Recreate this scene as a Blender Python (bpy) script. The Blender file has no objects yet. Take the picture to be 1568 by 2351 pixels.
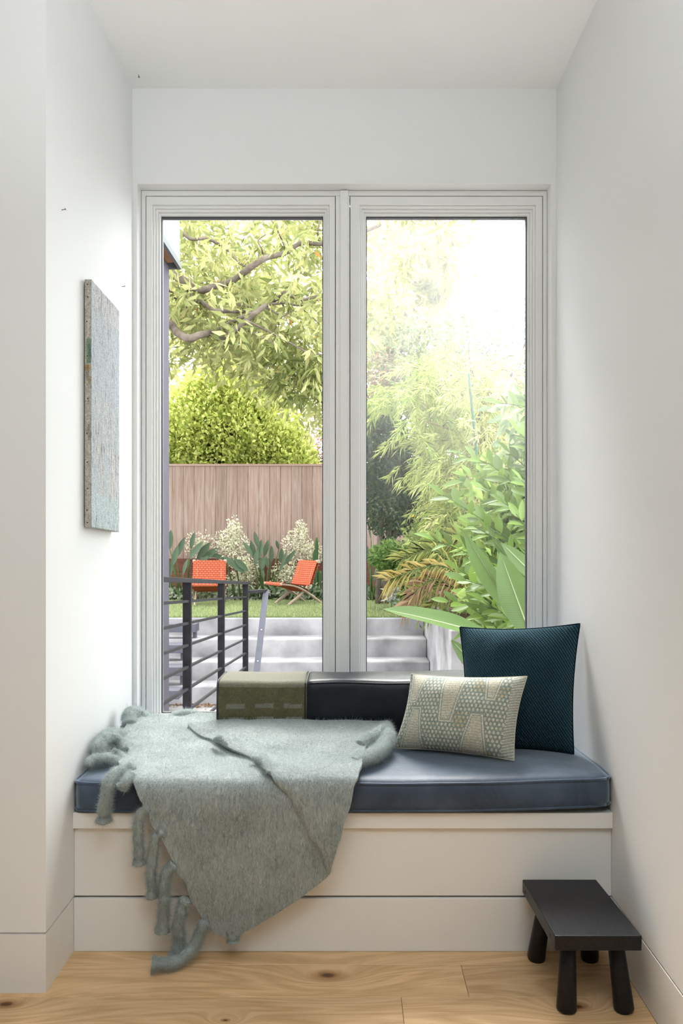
import bpy, bmesh, math, random
import numpy as np
from mathutils import Vector, Matrix, noise as mnoise

random.seed(7)
RNG = np.random.default_rng(11)
SC = bpy.context.scene
COL = SC.collection

# ------------------------------------------------------------------ camera
F = 1822.0                    # focal length in pixels of the 1568 x 2351 frame
CX, CY, EYE = 805.0, 1230.0, 1.16
cam_d = bpy.data.cameras.new('camera')
cam_d.sensor_fit = 'AUTO'
cam_d.sensor_width = 36.0
cam_d.lens = 36.0 * F / 2351.0
cam_d.shift_x = -(CX - 784.0) / 2351.0
cam_d.shift_y = (CY - 1175.5) / 2351.0
cam_d.clip_end = 400
cam = bpy.data.objects.new('camera', cam_d)
COL.objects.link(cam)
cam.location = (0, 0, EYE)
cam.rotation_euler = (math.radians(90), 0, 0)
SC.camera = cam

# ------------------------------------------------------------------ light
SKY = 7.0
SUN = 13.0
w = bpy.data.worlds.new('overcast_sky')
SC.world = w
w.use_nodes = True
bg = w.node_tree.nodes['Background']
bg.inputs[0].default_value = (0.95, 0.985, 1.0, 1)
bg.inputs[1].default_value = SKY
sd = bpy.data.lights.new('hazy_sun', 'SUN')
sd.energy = SUN
sd.angle = math.radians(34)
sd.color = (1.0, 0.975, 0.94)
so = bpy.data.objects.new('hazy_sun', sd)
COL.objects.link(so)
so.rotation_euler = Vector((-0.06, 0.52, 0.85)).to_track_quat('Z', 'Y').to_euler()
so.location = (6, 8, 12)


def area(name, loc, rot, sx, sy, power, color):
    l = bpy.data.lights.new(name, 'AREA')
    l.shape = 'RECTANGLE'
    l.size, l.size_y = sx, sy
    l.energy = power
    l.color = color
    o = bpy.data.objects.new(name, l)
    COL.objects.link(o)
    o.location = loc
    o.rotation_euler = rot
    return o


# added fill light behind the camera, no lamp known there: washes the ceiling
area('ceiling_fill_light', (0.15, -0.06, 1.95), (math.pi, 0, 0), 1.1, 0.5, 70, (0.86, 0.94, 1.0))

SC.view_settings.view_transform = 'Standard'
SC.view_settings.look = 'None'
SC.view_settings.gamma = 1.0
SC.view_settings.use_curve_mapping = False
SC.view_settings.exposure = 0.0
SC.cycles.max_bounces = 8
SC.cycles.diffuse_bounces = 5
SC.cycles.transparent_max_bounces = 12
SC.cycles.sample_clamp_indirect = 6.0
SC.cycles.caustics_reflective = False
SC.cycles.caustics_refractive = False
SC.cycles.use_denoising = True


# ------------------------------------------------------------------ helpers
def P(px, py, d):
    """point at depth d (metres from the lens plane) seen at that place"""
    return Vector(((px - CX) * d / F, d, EYE + (CY - py) * d / F))


def tag(o, label=None, cat=None, group=None, kind=None):
    if label: o['label'] = label
    if cat: o['category'] = cat
    if group: o['group'] = group
    if kind: o['kind'] = kind
    return o


def link(name, me, m=None, parent=None, smooth=False):
    if m is not None and not me.materials:
        me.materials.append(m)
    if smooth:
        me.polygons.foreach_set('use_smooth', [True] * len(me.polygons))
    o = bpy.data.objects.new(name, me)
    COL.objects.link(o)
    if parent is not None:
        o.parent = parent
        o.matrix_parent_inverse = parent.matrix_basis.inverted()
    return o


def empty(name, loc=(0, 0, 0)):
    o = bpy.data.objects.new(name, None)
    COL.objects.link(o)
    o.location = loc
    o.empty_display_size = 0.1
    return o


class MB:
    """collects shapes of ONE mesh"""
    def __init__(s):
        s.v, s.f = [], []

    def add(s, vs, fs):
        n = len(s.v)
        s.v += [tuple(v) for v in vs]
        s.f += [tuple(i + n for i in f) for f in fs]
        return s

    def box(s, x0, x1, y0, y1, z0, z1):
        return s.add([(x0, y0, z0), (x1, y0, z0), (x1, y1, z0), (x0, y1, z0),
                      (x0, y0, z1), (x1, y0, z1), (x1, y1, z1), (x0, y1, z1)],
                     [(3, 2, 1, 0), (4, 5, 6, 7), (0, 1, 5, 4), (1, 2, 6, 5), (2, 3, 7, 6), (3, 0, 4, 7)])

    def bar(s, a, b, w, h, up=(0, 0, 1)):
        a, b = Vector(a), Vector(b)
        t = (b - a).normalized()
        u = Vector(up)
        sd_ = t.cross(u).normalized() * (w / 2)
        uu = sd_.cross(t).normalized() * (h / 2)
        vs = []
        for p in (a, b):
            vs += [p - sd_ - uu, p + sd_ - uu, p + sd_ + uu, p - sd_ + uu]
        return s.add(vs, [(0, 1, 2, 3), (7, 6, 5, 4), (0, 4, 5, 1), (1, 5, 6, 2), (2, 6, 7, 3), (3, 7, 4, 0)])

    def ring(s, xo0, xo1, zo0, zo1, xi0, xi1, zi0, zi1, y0, y1):
        """rectangular frame with mitred corners, prism from y0 to y1"""
        o = [(xo0, zo0), (xo1, zo0), (xo1, zo1), (xo0, zo1)]
        i = [(xi0, zi0), (xi1, zi0), (xi1, zi1), (xi0, zi1)]
        vs = [(x, y0, z) for x, z in o] + [(x, y0, z) for x, z in i] + [(x, y1, z) for x, z in o] + [(x, y1, z) for x, z in i]
        fs = []
        for k in range(4):
            n = (k + 1) % 4
            fs += [(k, n, 4 + n, 4 + k), (8 + n, 8 + k, 12 + k, 12 + n), (4 + k, 4 + n, 12 + n, 12 + k), (n, k, 8 + k, 8 + n)]
        return s.add(vs, fs)

    def tube(s, pts, rad, seg=10, lump=0.0, flat=1.0, seed=0):
        pts = [Vector(p) for p in pts]
        n = len(pts)
        if not hasattr(rad, '__len__'):
            rad = [rad] * n
        t0 = (pts[1] - pts[0]).normalized()
        ref = Vector((0, 0, 1)) if abs(t0.z) < 0.9 else Vector((1, 0, 0))
        nrm = t0.cross(ref).normalized()
        vs, fs = [], []
        for k in range(n):
            t = (pts[min(k + 1, n - 1)] - pts[max(k - 1, 0)]).normalized()
            nrm = (nrm - t * nrm.dot(t)).normalized()
            bn = t.cross(nrm)
            for j in range(seg):
                a = 2 * math.pi * j / seg
                r = rad[k]
                q = pts[k] + nrm * math.cos(a) * r + bn * math.sin(a) * r * flat
                if lump:
                    q += (q - pts[k]) * lump * mnoise.noise(q * (0.6 / max(r, 1e-4)) + Vector((seed, 0, 0)))
                vs.append(q)
        for k in range(n - 1):
            for j in range(seg):
                a, b = k * seg + j, k * seg + (j + 1) % seg
                fs.append((a, b, b + seg, a + seg))
        fs.append(tuple(range(seg))[::-1])
        fs.append(tuple((n - 1) * seg + j for j in range(seg)))
        return s.add(vs, fs)

    def mesh(s, name):
        me = bpy.data.meshes.new(name)
        me.from_pydata(s.v, [], s.f)
        me.update()
        return me

    def build(s, name, m, parent=None, smooth=False, bevel=0.0, seg=2, origin=None):
        me = s.mesh(name)
        bm = bmesh.new()
        bm.from_mesh(me)
        bmesh.ops.recalc_face_normals(bm, faces=bm.faces)
        bm.to_mesh(me)
        bm.free()
        o = link(name, me, m, parent, smooth)
        if bevel:
            b = o.modifiers.new('bevel', 'BEVEL')
            b.width = bevel
            b.segments = seg
            b.limit_method = 'ANGLE'
        return o


def spline(pts, n):
    """Catmull-Rom through the points, n samples"""
    pts = [np.array(p, float) for p in pts]
    m = len(pts)
    out = []
    for k in range(n):
        t = k / (n - 1) * (m - 1)
        i = min(int(t), m - 2)
        u = t - i
        p0, p1, p2, p3 = pts[max(i - 1, 0)], pts[i], pts[i + 1], pts[min(i + 2, m - 1)]
        out.append(0.5 * ((2 * p1) + (p2 - p0) * u + (2 * p0 - 5 * p1 + 4 * p2 - p3) * u * u + (3 * p1 - p0 - 3 * p2 + p3) * u ** 3))
    return out


def mat(name):
    m = bpy.data.materials.new(name)
    m.use_nodes = True
    nt = m.node_tree
    b = nt.nodes['Principled BSDF']
    return m, nt, b


def N(nt, t, **kw):
    n = nt.nodes.new(t)
    for k, v in kw.items():
        if k.startswith('i_'):
            n.inputs[k[2:].replace('_', ' ')].default_value = v
        else:
            setattr(n, k, v)
    return n


def simple(name, c, rough=0.5, spec=0.5, var=0.0, vscale=4.0, bump=0.0, bscale=60.0, c2=None, detail=6.0, stretch=(1, 1, 1), sheen=0.0, coords='Object', bdist=0.002):
    m, nt, b = mat(name)
    b.inputs['Roughness'].default_value = rough
    b.inputs['Specular IOR Level'].default_value = spec
    b.inputs['Base Color'].default_value = (*c, 1)
    if sheen:
        b.inputs['Sheen Weight'].default_value = sheen
        b.inputs['Sheen Roughness'].default_value = 0.5
    tc = N(nt, 'ShaderNodeTexCoord')
    mp = N(nt, 'ShaderNodeMapping')
    mp.inputs['Scale'].default_value = stretch
    nt.links.new(tc.outputs[coords], mp.inputs[0])
    if var or c2:
        nz = N(nt, 'ShaderNodeTexNoise')
        nz.inputs['Scale'].default_value = vscale
        nz.inputs['Detail'].default_value = detail
        nt.links.new(mp.outputs[0], nz.inputs[0])
        rp = N(nt, 'ShaderNodeValToRGB')
        rp.color_ramp.elements[0].position = 0.32
        rp.color_ramp.elements[1].position = 0.68
        cc = c2 if c2 else tuple(min(1, x * (1 + var)) for x in c)
        ca = c if c2 else tuple(x * (1 - var) for x in c)
        rp.color_ramp.elements[0].color = (*ca, 1)
        rp.color_ramp.elements[1].color = (*cc, 1)
        nt.links.new(nz.outputs[0], rp.inputs[0])
        nt.links.new(rp.outputs[0], b.inputs['Base Color'])
    if bump:
        n2 = N(nt, 'ShaderNodeTexNoise')
        n2.inputs['Scale'].default_value = bscale
        n2.inputs['Detail'].default_value = 5
        nt.links.new(mp.outputs[0], n2.inputs[0])
        bp = N(nt, 'ShaderNodeBump')
        bp.inputs['Strength'].default_value = bump
        bp.inputs['Distance'].default_value = bdist
        nt.links.new(n2.outputs[0], bp.inputs['Height'])
        nt.links.new(bp.outputs[0], b.inputs['Normal'])
    return m


def leafmat(name, c=None, trans=0.42, rough=0.45, gloss=0.012, rnd=0.25):
    """leaf: diffuse + translucent + a little gloss; colour from the 'tint' attribute, or c varied per object"""
    m = bpy.data.materials.new(name)
    m.use_nodes = True
    nt = m.node_tree
    nt.nodes.clear()
    out = N(nt, 'ShaderNodeOutputMaterial')
    if c is None:
        src = N(nt, 'ShaderNodeAttribute', attribute_name='tint').outputs['Color']
    else:
        oi = N(nt, 'ShaderNodeObjectInfo')
        rp = N(nt, 'ShaderNodeValToRGB')
        rp.color_ramp.elements[0].color = (*[x * (1 - rnd) for x in c], 1)
        rp.color_ramp.elements[1].color = (*[min(1, x * (1 + rnd)) for x in c], 1)
        nt.links.new(oi.outputs['Random'], rp.inputs[0])
        src = rp.outputs[0]
    df = N(nt, 'ShaderNodeBsdfDiffuse')
    tr = N(nt, 'ShaderNodeBsdfTranslucent')
    gl = N(nt, 'ShaderNodeBsdfGlossy')
    gl.inputs['Roughness'].default_value = rough
    gl.inputs['Color'].default_value = (0.9, 0.95, 0.95, 1)
    m1 = N(nt, 'ShaderNodeMixShader')
    m1.inputs[0].default_value = trans
    m2 = N(nt, 'ShaderNodeMixShader')
    m2.inputs[0].default_value = gloss
    nt.links.new(src, df.inputs[0])
    nt.links.new(src, tr.inputs[0])
    nt.links.new(df.outputs[0], m1.inputs[1])
    nt.links.new(tr.outputs[0], m1.inputs[2])
    nt.links.new(m1.outputs[0], m2.inputs[1])
    nt.links.new(gl.outputs[0], m2.inputs[2])
    nt.links.new(m2.outputs[0], out.inputs[0])
    return m


def npmesh(name, V, Fq, tint=None):
    """fast mesh from numpy: V (n,3), Fq (m,k) equal-sided faces"""
    me = bpy.data.meshes.new(name)
    k = Fq.shape[1]
    me.vertices.add(len(V))
    me.vertices.foreach_set('co', np.ascontiguousarray(V, np.float32).ravel())
    me.loops.add(Fq.size)
    me.loops.foreach_set('vertex_index', np.ascontiguousarray(Fq, np.int32).ravel())
    me.polygons.add(len(Fq))
    me.polygons.foreach_set('loop_start', np.arange(0, Fq.size, k, dtype=np.int32))
    me.polygons.foreach_set('loop_total', np.full(len(Fq), k, np.int32))
    if tint is not None:
        at = me.attributes.new('tint', 'FLOAT_COLOR', 'POINT')
        at.data.foreach_set('color', np.ascontiguousarray(np.c_[tint, np.ones(len(tint))], np.float32).ravel())
    me.update(calc_edges=True)
    return me


def leaves(name, pos, dirs, L, W, cols, m, parent, fold=0.25, droop=0.0, kind='stuff'):
    """many two-sided folded leaves as one stuff part: pos (n,3) leaf base, dirs (n,3), L,W lengths"""
    n = len(pos)
    d = dirs / np.linalg.norm(dirs, axis=1, keepdims=True)
    r = RNG.normal(size=(n, 3)); r[:, 2] *= 0.5
    sd_ = np.cross(d, r); sd_ /= np.linalg.norm(sd_, axis=1, keepdims=True) + 1e-9
    up = np.cross(sd_, d)
    L = np.broadcast_to(L, n)[:, None]; W = np.broadcast_to(W, n)[:, None]
    base = pos
    mid = pos + d * L * 0.45
    tip = pos + d * L - np.array([0, 0, 1]) * L * droop
    lf = mid + sd_ * W * 0.5 + up * W * fold
    rt = mid - sd_ * W * 0.5 + up * W * fold
    V = np.stack([base, lf, tip, rt], 1).reshape(-1, 3)
    i = np.arange(n) * 4
    Fq = np.concatenate([np.stack([i, i + 1, i + 2], 1), np.stack([i, i + 2, i + 3], 1)])
    me = npmesh(name, V, Fq, np.repeat(cols, 4, 0))
    o = link(name, me, m, parent)
    if kind: o['kind'] = kind
    return o


GREEN = 0.72


def tint(n, c1, c2, dark=None, p_alt=0.0, alt=(1, 0.5, 0.1)):
    t = RNG.random((n, 1))
    c = np.array(c1) * (1 - t) + np.array(c2) * t
    c = c * (0.8 + 0.4 * RNG.random((n, 1)))
    if p_alt:
        k = RNG.random(n) < p_alt
        c[k] = np.array(alt) * (0.7 + 0.5 * RNG.random((k.sum(), 1)))
    return np.clip(c * GREEN, 0, 1)


def unit(v):
    return v / (np.linalg.norm(v, axis=-1, keepdims=True) + 1e-9)


# ------------------------------------------------------------------ materials
M_WALL = simple('white_wall_paint', (0.81, 0.815, 0.805), 0.62, 0.25, bump=0.05, bscale=240, coords='Object')
M_REAR = simple('fill_cutting_wall_grey', (0.36, 0.33, 0.30), 0.7, 0.2)  # unseen room walls, grey chosen to cut the front fill light
M_CEIL = simple('white_ceiling_paint', (0.90, 0.905, 0.90), 0.7, 0.2)
M_TRIM = simple('satin_white_trim_paint', (0.80, 0.785, 0.755), 0.38, 0.4)
M_FRAME = simple('white_window_paint', (0.80, 0.80, 0.785), 0.35, 0.4)
M_GASKET = simple('dark_glazing_spacer', (0.06, 0.065, 0.07), 0.5)
M_GAP = simple('shadow_gap_backing', (0.16, 0.14, 0.12), 0.9, 0.1)


def oak_floor():
    m, nt, b = mat('oiled_oak')
    g = N(nt, 'ShaderNodeNewGeometry')
    oi = N(nt, 'ShaderNodeObjectInfo')
    sep = N(nt, 'ShaderNodeSeparateXYZ')
    nt.links.new(g.outputs['Position'], sep.inputs[0])
    # knots at fixed places: rings and a dark heart
    knots = [(-0.06, 2.094, 1.0), (-0.853, 1.965, 0.8), (0.56, 1.955, 0.6), (-0.30, 1.90, 0.25)]
    knot_d = None
    for (kx, ky, ks) in knots:
        vx = N(nt, 'ShaderNodeVectorMath', operation='SUBTRACT')
        nt.links.new(g.outputs['Position'], vx.inputs[0])
        vx.inputs[1].default_value = (kx, ky, 0)
        vs = N(nt, 'ShaderNodeVectorMath', operation='MULTIPLY')
        nt.links.new(vx.outputs[0], vs.inputs[0])
        vs.inputs[1].default_value = (0.55 / ks, 1.0 / ks, 0.0)
        ln = N(nt, 'ShaderNodeVectorMath', operation='LENGTH')
        nt.links.new(vs.outputs[0], ln.inputs[0])
        if knot_d is None:
            knot_d = ln.outputs['Value']
        else:
            mn = N(nt, 'ShaderNodeMath', operation='MINIMUM')
            nt.links.new(knot_d, mn.inputs[0])
            nt.links.new(ln.outputs['Value'], mn.inputs[1])
            knot_d = mn.outputs[0]
    # grain coordinate: y bent around knots, offset per plank
    ex = N(nt, 'ShaderNodeMath', operation='MULTIPLY'); nt.links.new(knot_d, ex.inputs[0]); ex.inputs[1].default_value = -14.0
    ee = N(nt, 'ShaderNodeMath', operation='EXPONENT'); nt.links.new(ex.outputs[0], ee.inputs[0])
    off = N(nt, 'ShaderNodeMath', operation='MULTIPLY'); nt.links.new(oi.outputs['Random'], off.inputs[0]); off.inputs[1].default_value = 37.0
    cmb = N(nt, 'ShaderNodeCombineXYZ')
    xo = N(nt, 'ShaderNodeMath', operation='ADD'); nt.links.new(sep.outputs[0], xo.inputs[0]); nt.links.new(off.outputs[0], xo.inputs[1])
    xs = N(nt, 'ShaderNodeMath', operation='MULTIPLY'); nt.links.new(xo.outputs[0], xs.inputs[0]); xs.inputs[1].default_value = 0.11
    kk = N(nt, 'ShaderNodeMath', operation='MULTIPLY'); nt.links.new(ee.outputs[0], kk.inputs[0]); kk.inputs[1].default_value = 0.16
    ys = N(nt, 'ShaderNodeMath', operation='ADD'); nt.links.new(sep.outputs[1], ys.inputs[0]); nt.links.new(kk.outputs[0], ys.inputs[1])
    nt.links.new(xs.outputs[0], cmb.inputs[0]); nt.links.new(ys.outputs[0], cmb.inputs[1]); nt.links.new(off.outputs[0], cmb.inputs[2])
    n1 = N(nt, 'ShaderNodeTexNoise'); n1.inputs['Scale'].default_value = 9; n1.inputs['Detail'].default_value = 3; n1.inputs['Distortion'].default_value = 0.6
    nt.links.new(cmb.outputs[0], n1.inputs[0])
    rg = N(nt, 'ShaderNodeMath', operation='MULTIPLY'); nt.links.new(n1.outputs[0], rg.inputs[0]); rg.inputs[1].default_value = 9.0
    fr = N(nt, 'ShaderNodeMath', operation='PINGPONG'); nt.links.new(rg.outputs[0], fr.inputs[0]); fr.inputs[1].default_value = 0.5
    n2 = N(nt, 'ShaderNodeTexNoise'); n2.inputs['Scale'].default_value = 130; n2.inputs['Detail'].default_value = 4
    nt.links.new(cmb.outputs[0], n2.inputs[0])
    a = N(nt, 'ShaderNodeMath', operation='MULTIPLY'); nt.links.new(fr.outputs[0], a.inputs[0]); a.inputs[1].default_value = 0.85
    a2 = N(nt, 'ShaderNodeMath', operation='MULTIPLY_ADD'); nt.links.new(n2.outputs[0], a2.inputs[0]); a2.inputs[1].default_value = 0.65; nt.links.new(a.outputs[0], a2.inputs[2])
    rp = N(nt, 'ShaderNodeValToRGB')
    e = rp.color_ramp.elements
    e[0].position = 0.18; e[0].color = (0.50, 0.305, 0.14, 1)
    e[1].position = 0.85; e[1].color = (0.74, 0.50, 0.275, 1)
    nt.links.new(a2.outputs[0], rp.inputs[0])
    # plank tone
    hv = N(nt, 'ShaderNodeHueSaturation')
    tone = N(nt, 'ShaderNodeMapRange'); nt.links.new(oi.outputs['Random'], tone.inputs[0]); tone.inputs[3].default_value = 0.86; tone.inputs[4].default_value = 1.10
    nt.links.new(tone.outputs[0], hv.inputs['Value']); nt.links.new(rp.outputs[0], hv.inputs['Color'])
    kr = N(nt, 'ShaderNodeValToRGB'); nt.links.new(knot_d, kr.inputs[0])
    k = kr.color_ramp.elements
    k[0].position = 0.007; k[0].color = (0.14, 0.075, 0.04, 1)
    k[1].position = 0.035; k[1].color = (1, 1, 1, 1)
    k2 = kr.color_ramp.elements.new(0.013); k2.color = (0.55, 0.42, 0.30, 1)
    mx = N(nt, 'ShaderNodeMix', data_type='RGBA', blend_type='MULTIPLY'); mx.inputs[0].default_value = 1.0
    nt.links.new(hv.outputs[0], mx.inputs[6]); nt.links.new(kr.outputs[0], mx.inputs[7])
    nt.links.new(mx.outputs[2], b.inputs['Base Color'])
    b.inputs['Roughness'].default_value = 0.42
    b.inputs['Specular IOR Level'].default_value = 0.4
    bp = N(nt, 'ShaderNodeBump'); bp.inputs['Strength'].default_value = 0.12; bp.inputs['Distance'].default_value = 0.001
    nt.links.new(n2.outputs[0], bp.inputs['Height']); nt.links.new(bp.outputs[0], b.inputs['Normal'])
    return m


M_OAK = oak_floor()


def glass_mat(name, haze0, haze1, xa, xb, za, zb):
    """clear pane with streaky dust film, denser towards (xb, zb) to imitate sun glare"""
    m = bpy.data.materials.new(name)
    m.use_nodes = True
    nt = m.node_tree
    nt.nodes.clear()
    out = N(nt, 'ShaderNodeOutputMaterial')
    tr = N(nt, 'ShaderNodeBsdfTransparent')
    gl = N(nt, 'ShaderNodeBsdfGlossy'); gl.inputs['Roughness'].default_value = 0.0
    lw = N(nt, 'ShaderNodeLayerWeight'); lw.inputs[0].default_value = 0.12
    ms = N(nt, 'ShaderNodeMath', operation='MULTIPLY'); nt.links.new(lw.outputs['Fresnel'], ms.inputs[0]); ms.inputs[1].default_value = 0.5
    m1 = N(nt, 'ShaderNodeMixShader')
    nt.links.new(ms.outputs[0], m1.inputs[0]); nt.links.new(tr.outputs[0], m1.inputs[1]); nt.links.new(gl.outputs[0], m1.inputs[2])
    g = N(nt, 'ShaderNodeNewGeometry')
    sp = N(nt, 'ShaderNodeSeparateXYZ'); nt.links.new(g.outputs['Position'], sp.inputs[0])
    rx = N(nt, 'ShaderNodeMapRange', interpolation_type='SMOOTHSTEP'); nt.links.new(sp.outputs[0], rx.inputs[0]); rx.inputs[1].default_value = xa; rx.inputs[2].default_value = xb
    rz = N(nt, 'ShaderNodeMapRange', interpolation_type='SMOOTHSTEP'); nt.links.new(sp.outputs[2], rz.inputs[0]); rz.inputs[1].default_value = za; rz.inputs[2].default_value = zb
    ad = N(nt, 'ShaderNodeMath', operation='MULTIPLY_ADD'); nt.links.new(rx.outputs[0], ad.inputs[0]); ad.inputs[1].default_value = 0.35; ad.inputs[2].default_value = 0.65
    mu = N(nt, 'ShaderNodeMath', operation='MULTIPLY'); nt.links.new(ad.outputs[0], mu.inputs[0]); nt.links.new(rz.outputs[0], mu.inputs[1])
    mp = N(nt, 'ShaderNodeMapping'); nt.links.new(g.outputs['Position'], mp.inputs[0]); mp.inputs['Scale'].default_value = (9, 1, 1.6)
    nz = N(nt, 'ShaderNodeTexNoise'); nt.links.new(mp.outputs[0], nz.inputs[0]); nz.inputs['Scale'].default_value = 2.2; nz.inputs['Detail'].default_value = 4
    nr = N(nt, 'ShaderNodeMapRange'); nt.links.new(nz.outputs[0], nr.inputs[0]); nr.inputs[1].default_value = 0.3; nr.inputs[2].default_value = 0.7; nr.inputs[3].default_value = 0.75; nr.inputs[4].default_value = 1.25
    fr = N(nt, 'ShaderNodeMapRange'); nt.links.new(mu.outputs[0], fr.inputs[0]); fr.inputs[3].default_value = haze0; fr.inputs[4].default_value = haze1
    fm = N(nt, 'ShaderNodeMath', operation='MULTIPLY'); nt.links.new(fr.outputs[0], fm.inputs[0]); nt.links.new(nr.outputs[0], fm.inputs[1])
    if haze1 == 0.0:
        nt.links.new(m1.outputs[0], out.inputs[0])
        return m
    tl = N(nt, 'ShaderNodeBsdfTranslucent'); tl.inputs[0].default_value = (0.95, 0.95, 0.96, 1)
    m2 = N(nt, 'ShaderNodeMixShader')
    nt.links.new(fm.outputs[0], m2.inputs[0]); nt.links.new(m1.outputs[0], m2.inputs[1]); nt.links.new(tl.outputs[0], m2.inputs[2])
    nt.links.new(m2.outputs[0], out.inputs[0])
    return m


M_GLASS_L = glass_mat('pane_glass', 0.0, 0.0, -0.7, -0.1, 1.2, 2.4)
M_GLASS_R = glass_mat('glare_pane_glass', 0.0, 0.10, -0.1, 0.7, 1.0, 2.35)  # film density stands in for sun glare at the upper right


# ================================================================== STRUCTURE
XL, XR = -0.773, 0.729           # niche side walls
YB, YF, YC = 2.814, 2.214, 2.013  # window wall, bench front, outer corner
ZC = 2.746
RX0, RY0 = -3.2, -3.4             # rest of the room, behind the camera
BH = 0.148                        # height of the flush baseboard


def wallbox(name, a, core_in, label, m=None):
    """wall whose lower edge stops above the flush baseboard, on a slightly recessed core"""
    x0, x1, y0, y1 = a
    mb = MB().box(x0, x1, y0, y1, BH + 0.006, ZC)
    c = core_in
    mb.box(x0 + c[0], x1 - c[1], y0 + c[2], y1 - c[3], 0.0, BH + 0.006)
    return tag(mb.build(name, m or M_WALL), label, None, None, 'structure')


wallbox('wall_left', (XL - 0.12, XL, YC + 0.02, 2.98), (0.0, 0.006, 0, 0), 'white side wall of the window niche with the painting')
wallbox('wall_front', (RX0, XL, YC, YC + 0.02), (0, 0.006, 0.006, 0), 'white room wall turning the corner into the niche')
wallbox('wall_right', (XR, XR + 0.12, RY0, 2.98), (0.006, 0, 0, 0), 'long white wall beside the black footstool')
OX0, OX1, OZ0, OZ1 = (315 - CX) / 647.5, (1265 - CX) / 647.5, 0.425, EYE + (CY - 422) / 647.5
mb = MB()
mb.ring(XL - 0.01, XR + 0.01, -0.9, ZC + 0.02, OX0, OX1, OZ0, OZ1, YB, 2.98)
tag(mb.build('wall_back', M_WALL, bevel=0.002), 'white end wall with the window opening', None, None, 'structure')
tag(MB().box(RX0, XR + 0.12, RY0, 2.98, ZC, ZC + 0.12).build('ceiling', M_CEIL), 'plain white ceiling', None, None, 'structure')
wallbox('wall_far_left', (RX0 - 0.12, RX0, RY0, YC + 0.02), (0, 0.006, 0, 0), 'grey wall on the far side of the room', M_REAR)
wallbox('wall_rear', (RX0, XR, RY0 - 0.12, RY0), (0, 0, 0, 0.006), 'grey wall behind the photographer', M_REAR)

# baseboards, flush with the wall above a fine groove
tag(MB().box(XL - 0.05, XL, YC, YF + 0.03, 0.0, BH).build('baseboard_left', M_TRIM), 'flush white baseboard on the niche side wall', None, None, 'structure')
tag(MB().box(RX0, XL - 0.05, YC, YC + 0.05, 0.0, BH).build('baseboard_front', M_TRIM), 'flush white baseboard left of the niche corner', None, None, 'structure')
tag(MB().box(XR, XR + 0.05, RY0, YF + 0.03, 0.0, BH).build('baseboard_right', M_TRIM, bevel=0.0012), 'flush white baseboard behind the footstool', None, None, 'structure')

# floor: boards running across the room
floor = tag(MB().box(RX0, XR + 0.1, RY0, 2.98, -0.12, -0.022).build('floor', simple('subfloor', (0.08, 0.05, 0.03), 0.9)), 'wide oiled oak floorboards', None, None, 'structure')
PW = 0.152
y1 = 2.148 + PW
row = 0
joints = {1: [-2.2, 0.298], 2: [-1.6, 0.127], 0: [-1.5]}
while y1 > RY0:
    y0 = y1 - PW
    js = joints.get(row, [RX0 + 0.4 + 1.3 * random.random(), RX0 + 2.2 + 1.2 * random.random()])
    xs = [RX0] + sorted(js) + [XR]
    for k in range(len(xs) - 1):
        MB().box(xs[k] + 0.0004, xs[k + 1] - 0.0004, y0 + 0.0004, y1 - 0.0004, -0.02, 0.0).build('plank', M_OAK, floor, bevel=0.0009, seg=1)
    y1 = y0
    row += 1

# ------------------------------------------------------------------ window
YW = 2.867
K = 635.5


def wx(px): return (px - CX) / K
def wz(py): return EYE + (CY - py) / K


ZB = 0.432
trim = tag(MB().ring(OX0 + .001, OX1 - .001, OZ0 + .001, OZ1 - .001, wx(334), wx(1247), ZB + 0.02, wz(449), YW, 2.965).build('trim_1', M_FRAME, bevel=0.0015),
           'white painted frame around both casements', None, None, 'structure')
MB().box(wx(770.5), wx(802.5), YW + 0.002, 2.965, ZB + 0.02, wz(449)).build('mullion', M_FRAME, trim, bevel=0.0015)
MB().box(wx(755), wx(818), 2.9555, 2.975, ZB + 0.02, wz(452)).build('leak_blocker', M_FRAME, trim)  # added strip blocking light that leaks beside the mullion
MB().box(wx(781), wx(799.5), YW - 0.012, YW + 0.01, ZB + 0.02, wz(440)).build('mullion_strip', M_FRAME, trim, bevel=0.002)
MB().box(OX0 + .002, OX1 - .002, YB + 0.002, YW + 0.01, OZ0 - 0.002, OZ0 + 0.012).build('stool', M_FRAME, trim, bevel=0.002)


def casement(name, xa, xb, fa, fb, ga, gb, gm, label):
    """xa,xb sash outer; fa,fb face inner edges; ga,gb glass edges (pixels on the frame plane)"""
    zt, zf, zg = wz(450), wz(469), 2.331
    zb0 = ZB + 0.021
    X0, X1, A, B = wx(xa), wx(xb), wx(fa), wx(fb)
    G0, G1 = ga, gb
    o = tag(MB().ring(X0 + .0008, X1 - .0008, zb0, zt, A, B, zb0 + 0.035, zf, YW + 0.003, 2.955).build(name, M_FRAME, bevel=0.0018), label, None, None, 'structure')
    n = 3
    for k in range(n):
        t0, t1 = k / n, (k + 1) / n
        ya = YW + 0.012 + 0.011 * k
        MB().ring(A + (G0 - A) * t0 - .0005, B + (G1 - B) * t0 + .0005, zb0 + 0.034 + 0.02 * t0, zf + (zg - zf) * t0 + .0005,
                  A + (G0 - A) * t1, B + (G1 - B) * t1, zb0 + 0.035 + 0.02 * t1, zf + (zg - zf) * t1, ya, 2.95).build('bead', M_FRAME, o, bevel=0.0022, seg=3)
    MB().ring(G0 - .001, G1 + .001, zb0 + 0.054, zg + .001, G0 + 0.0035, G1 - 0.0035, zb0 + 0.059, zg - 0.0045, 2.914, 2.932).build('spacer', M_GASKET, o)
    MB().box(G0, G1, 2.9155, 2.9215, zb0 + 0.055, zg).build('pane', gm, o)
    return o


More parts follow.
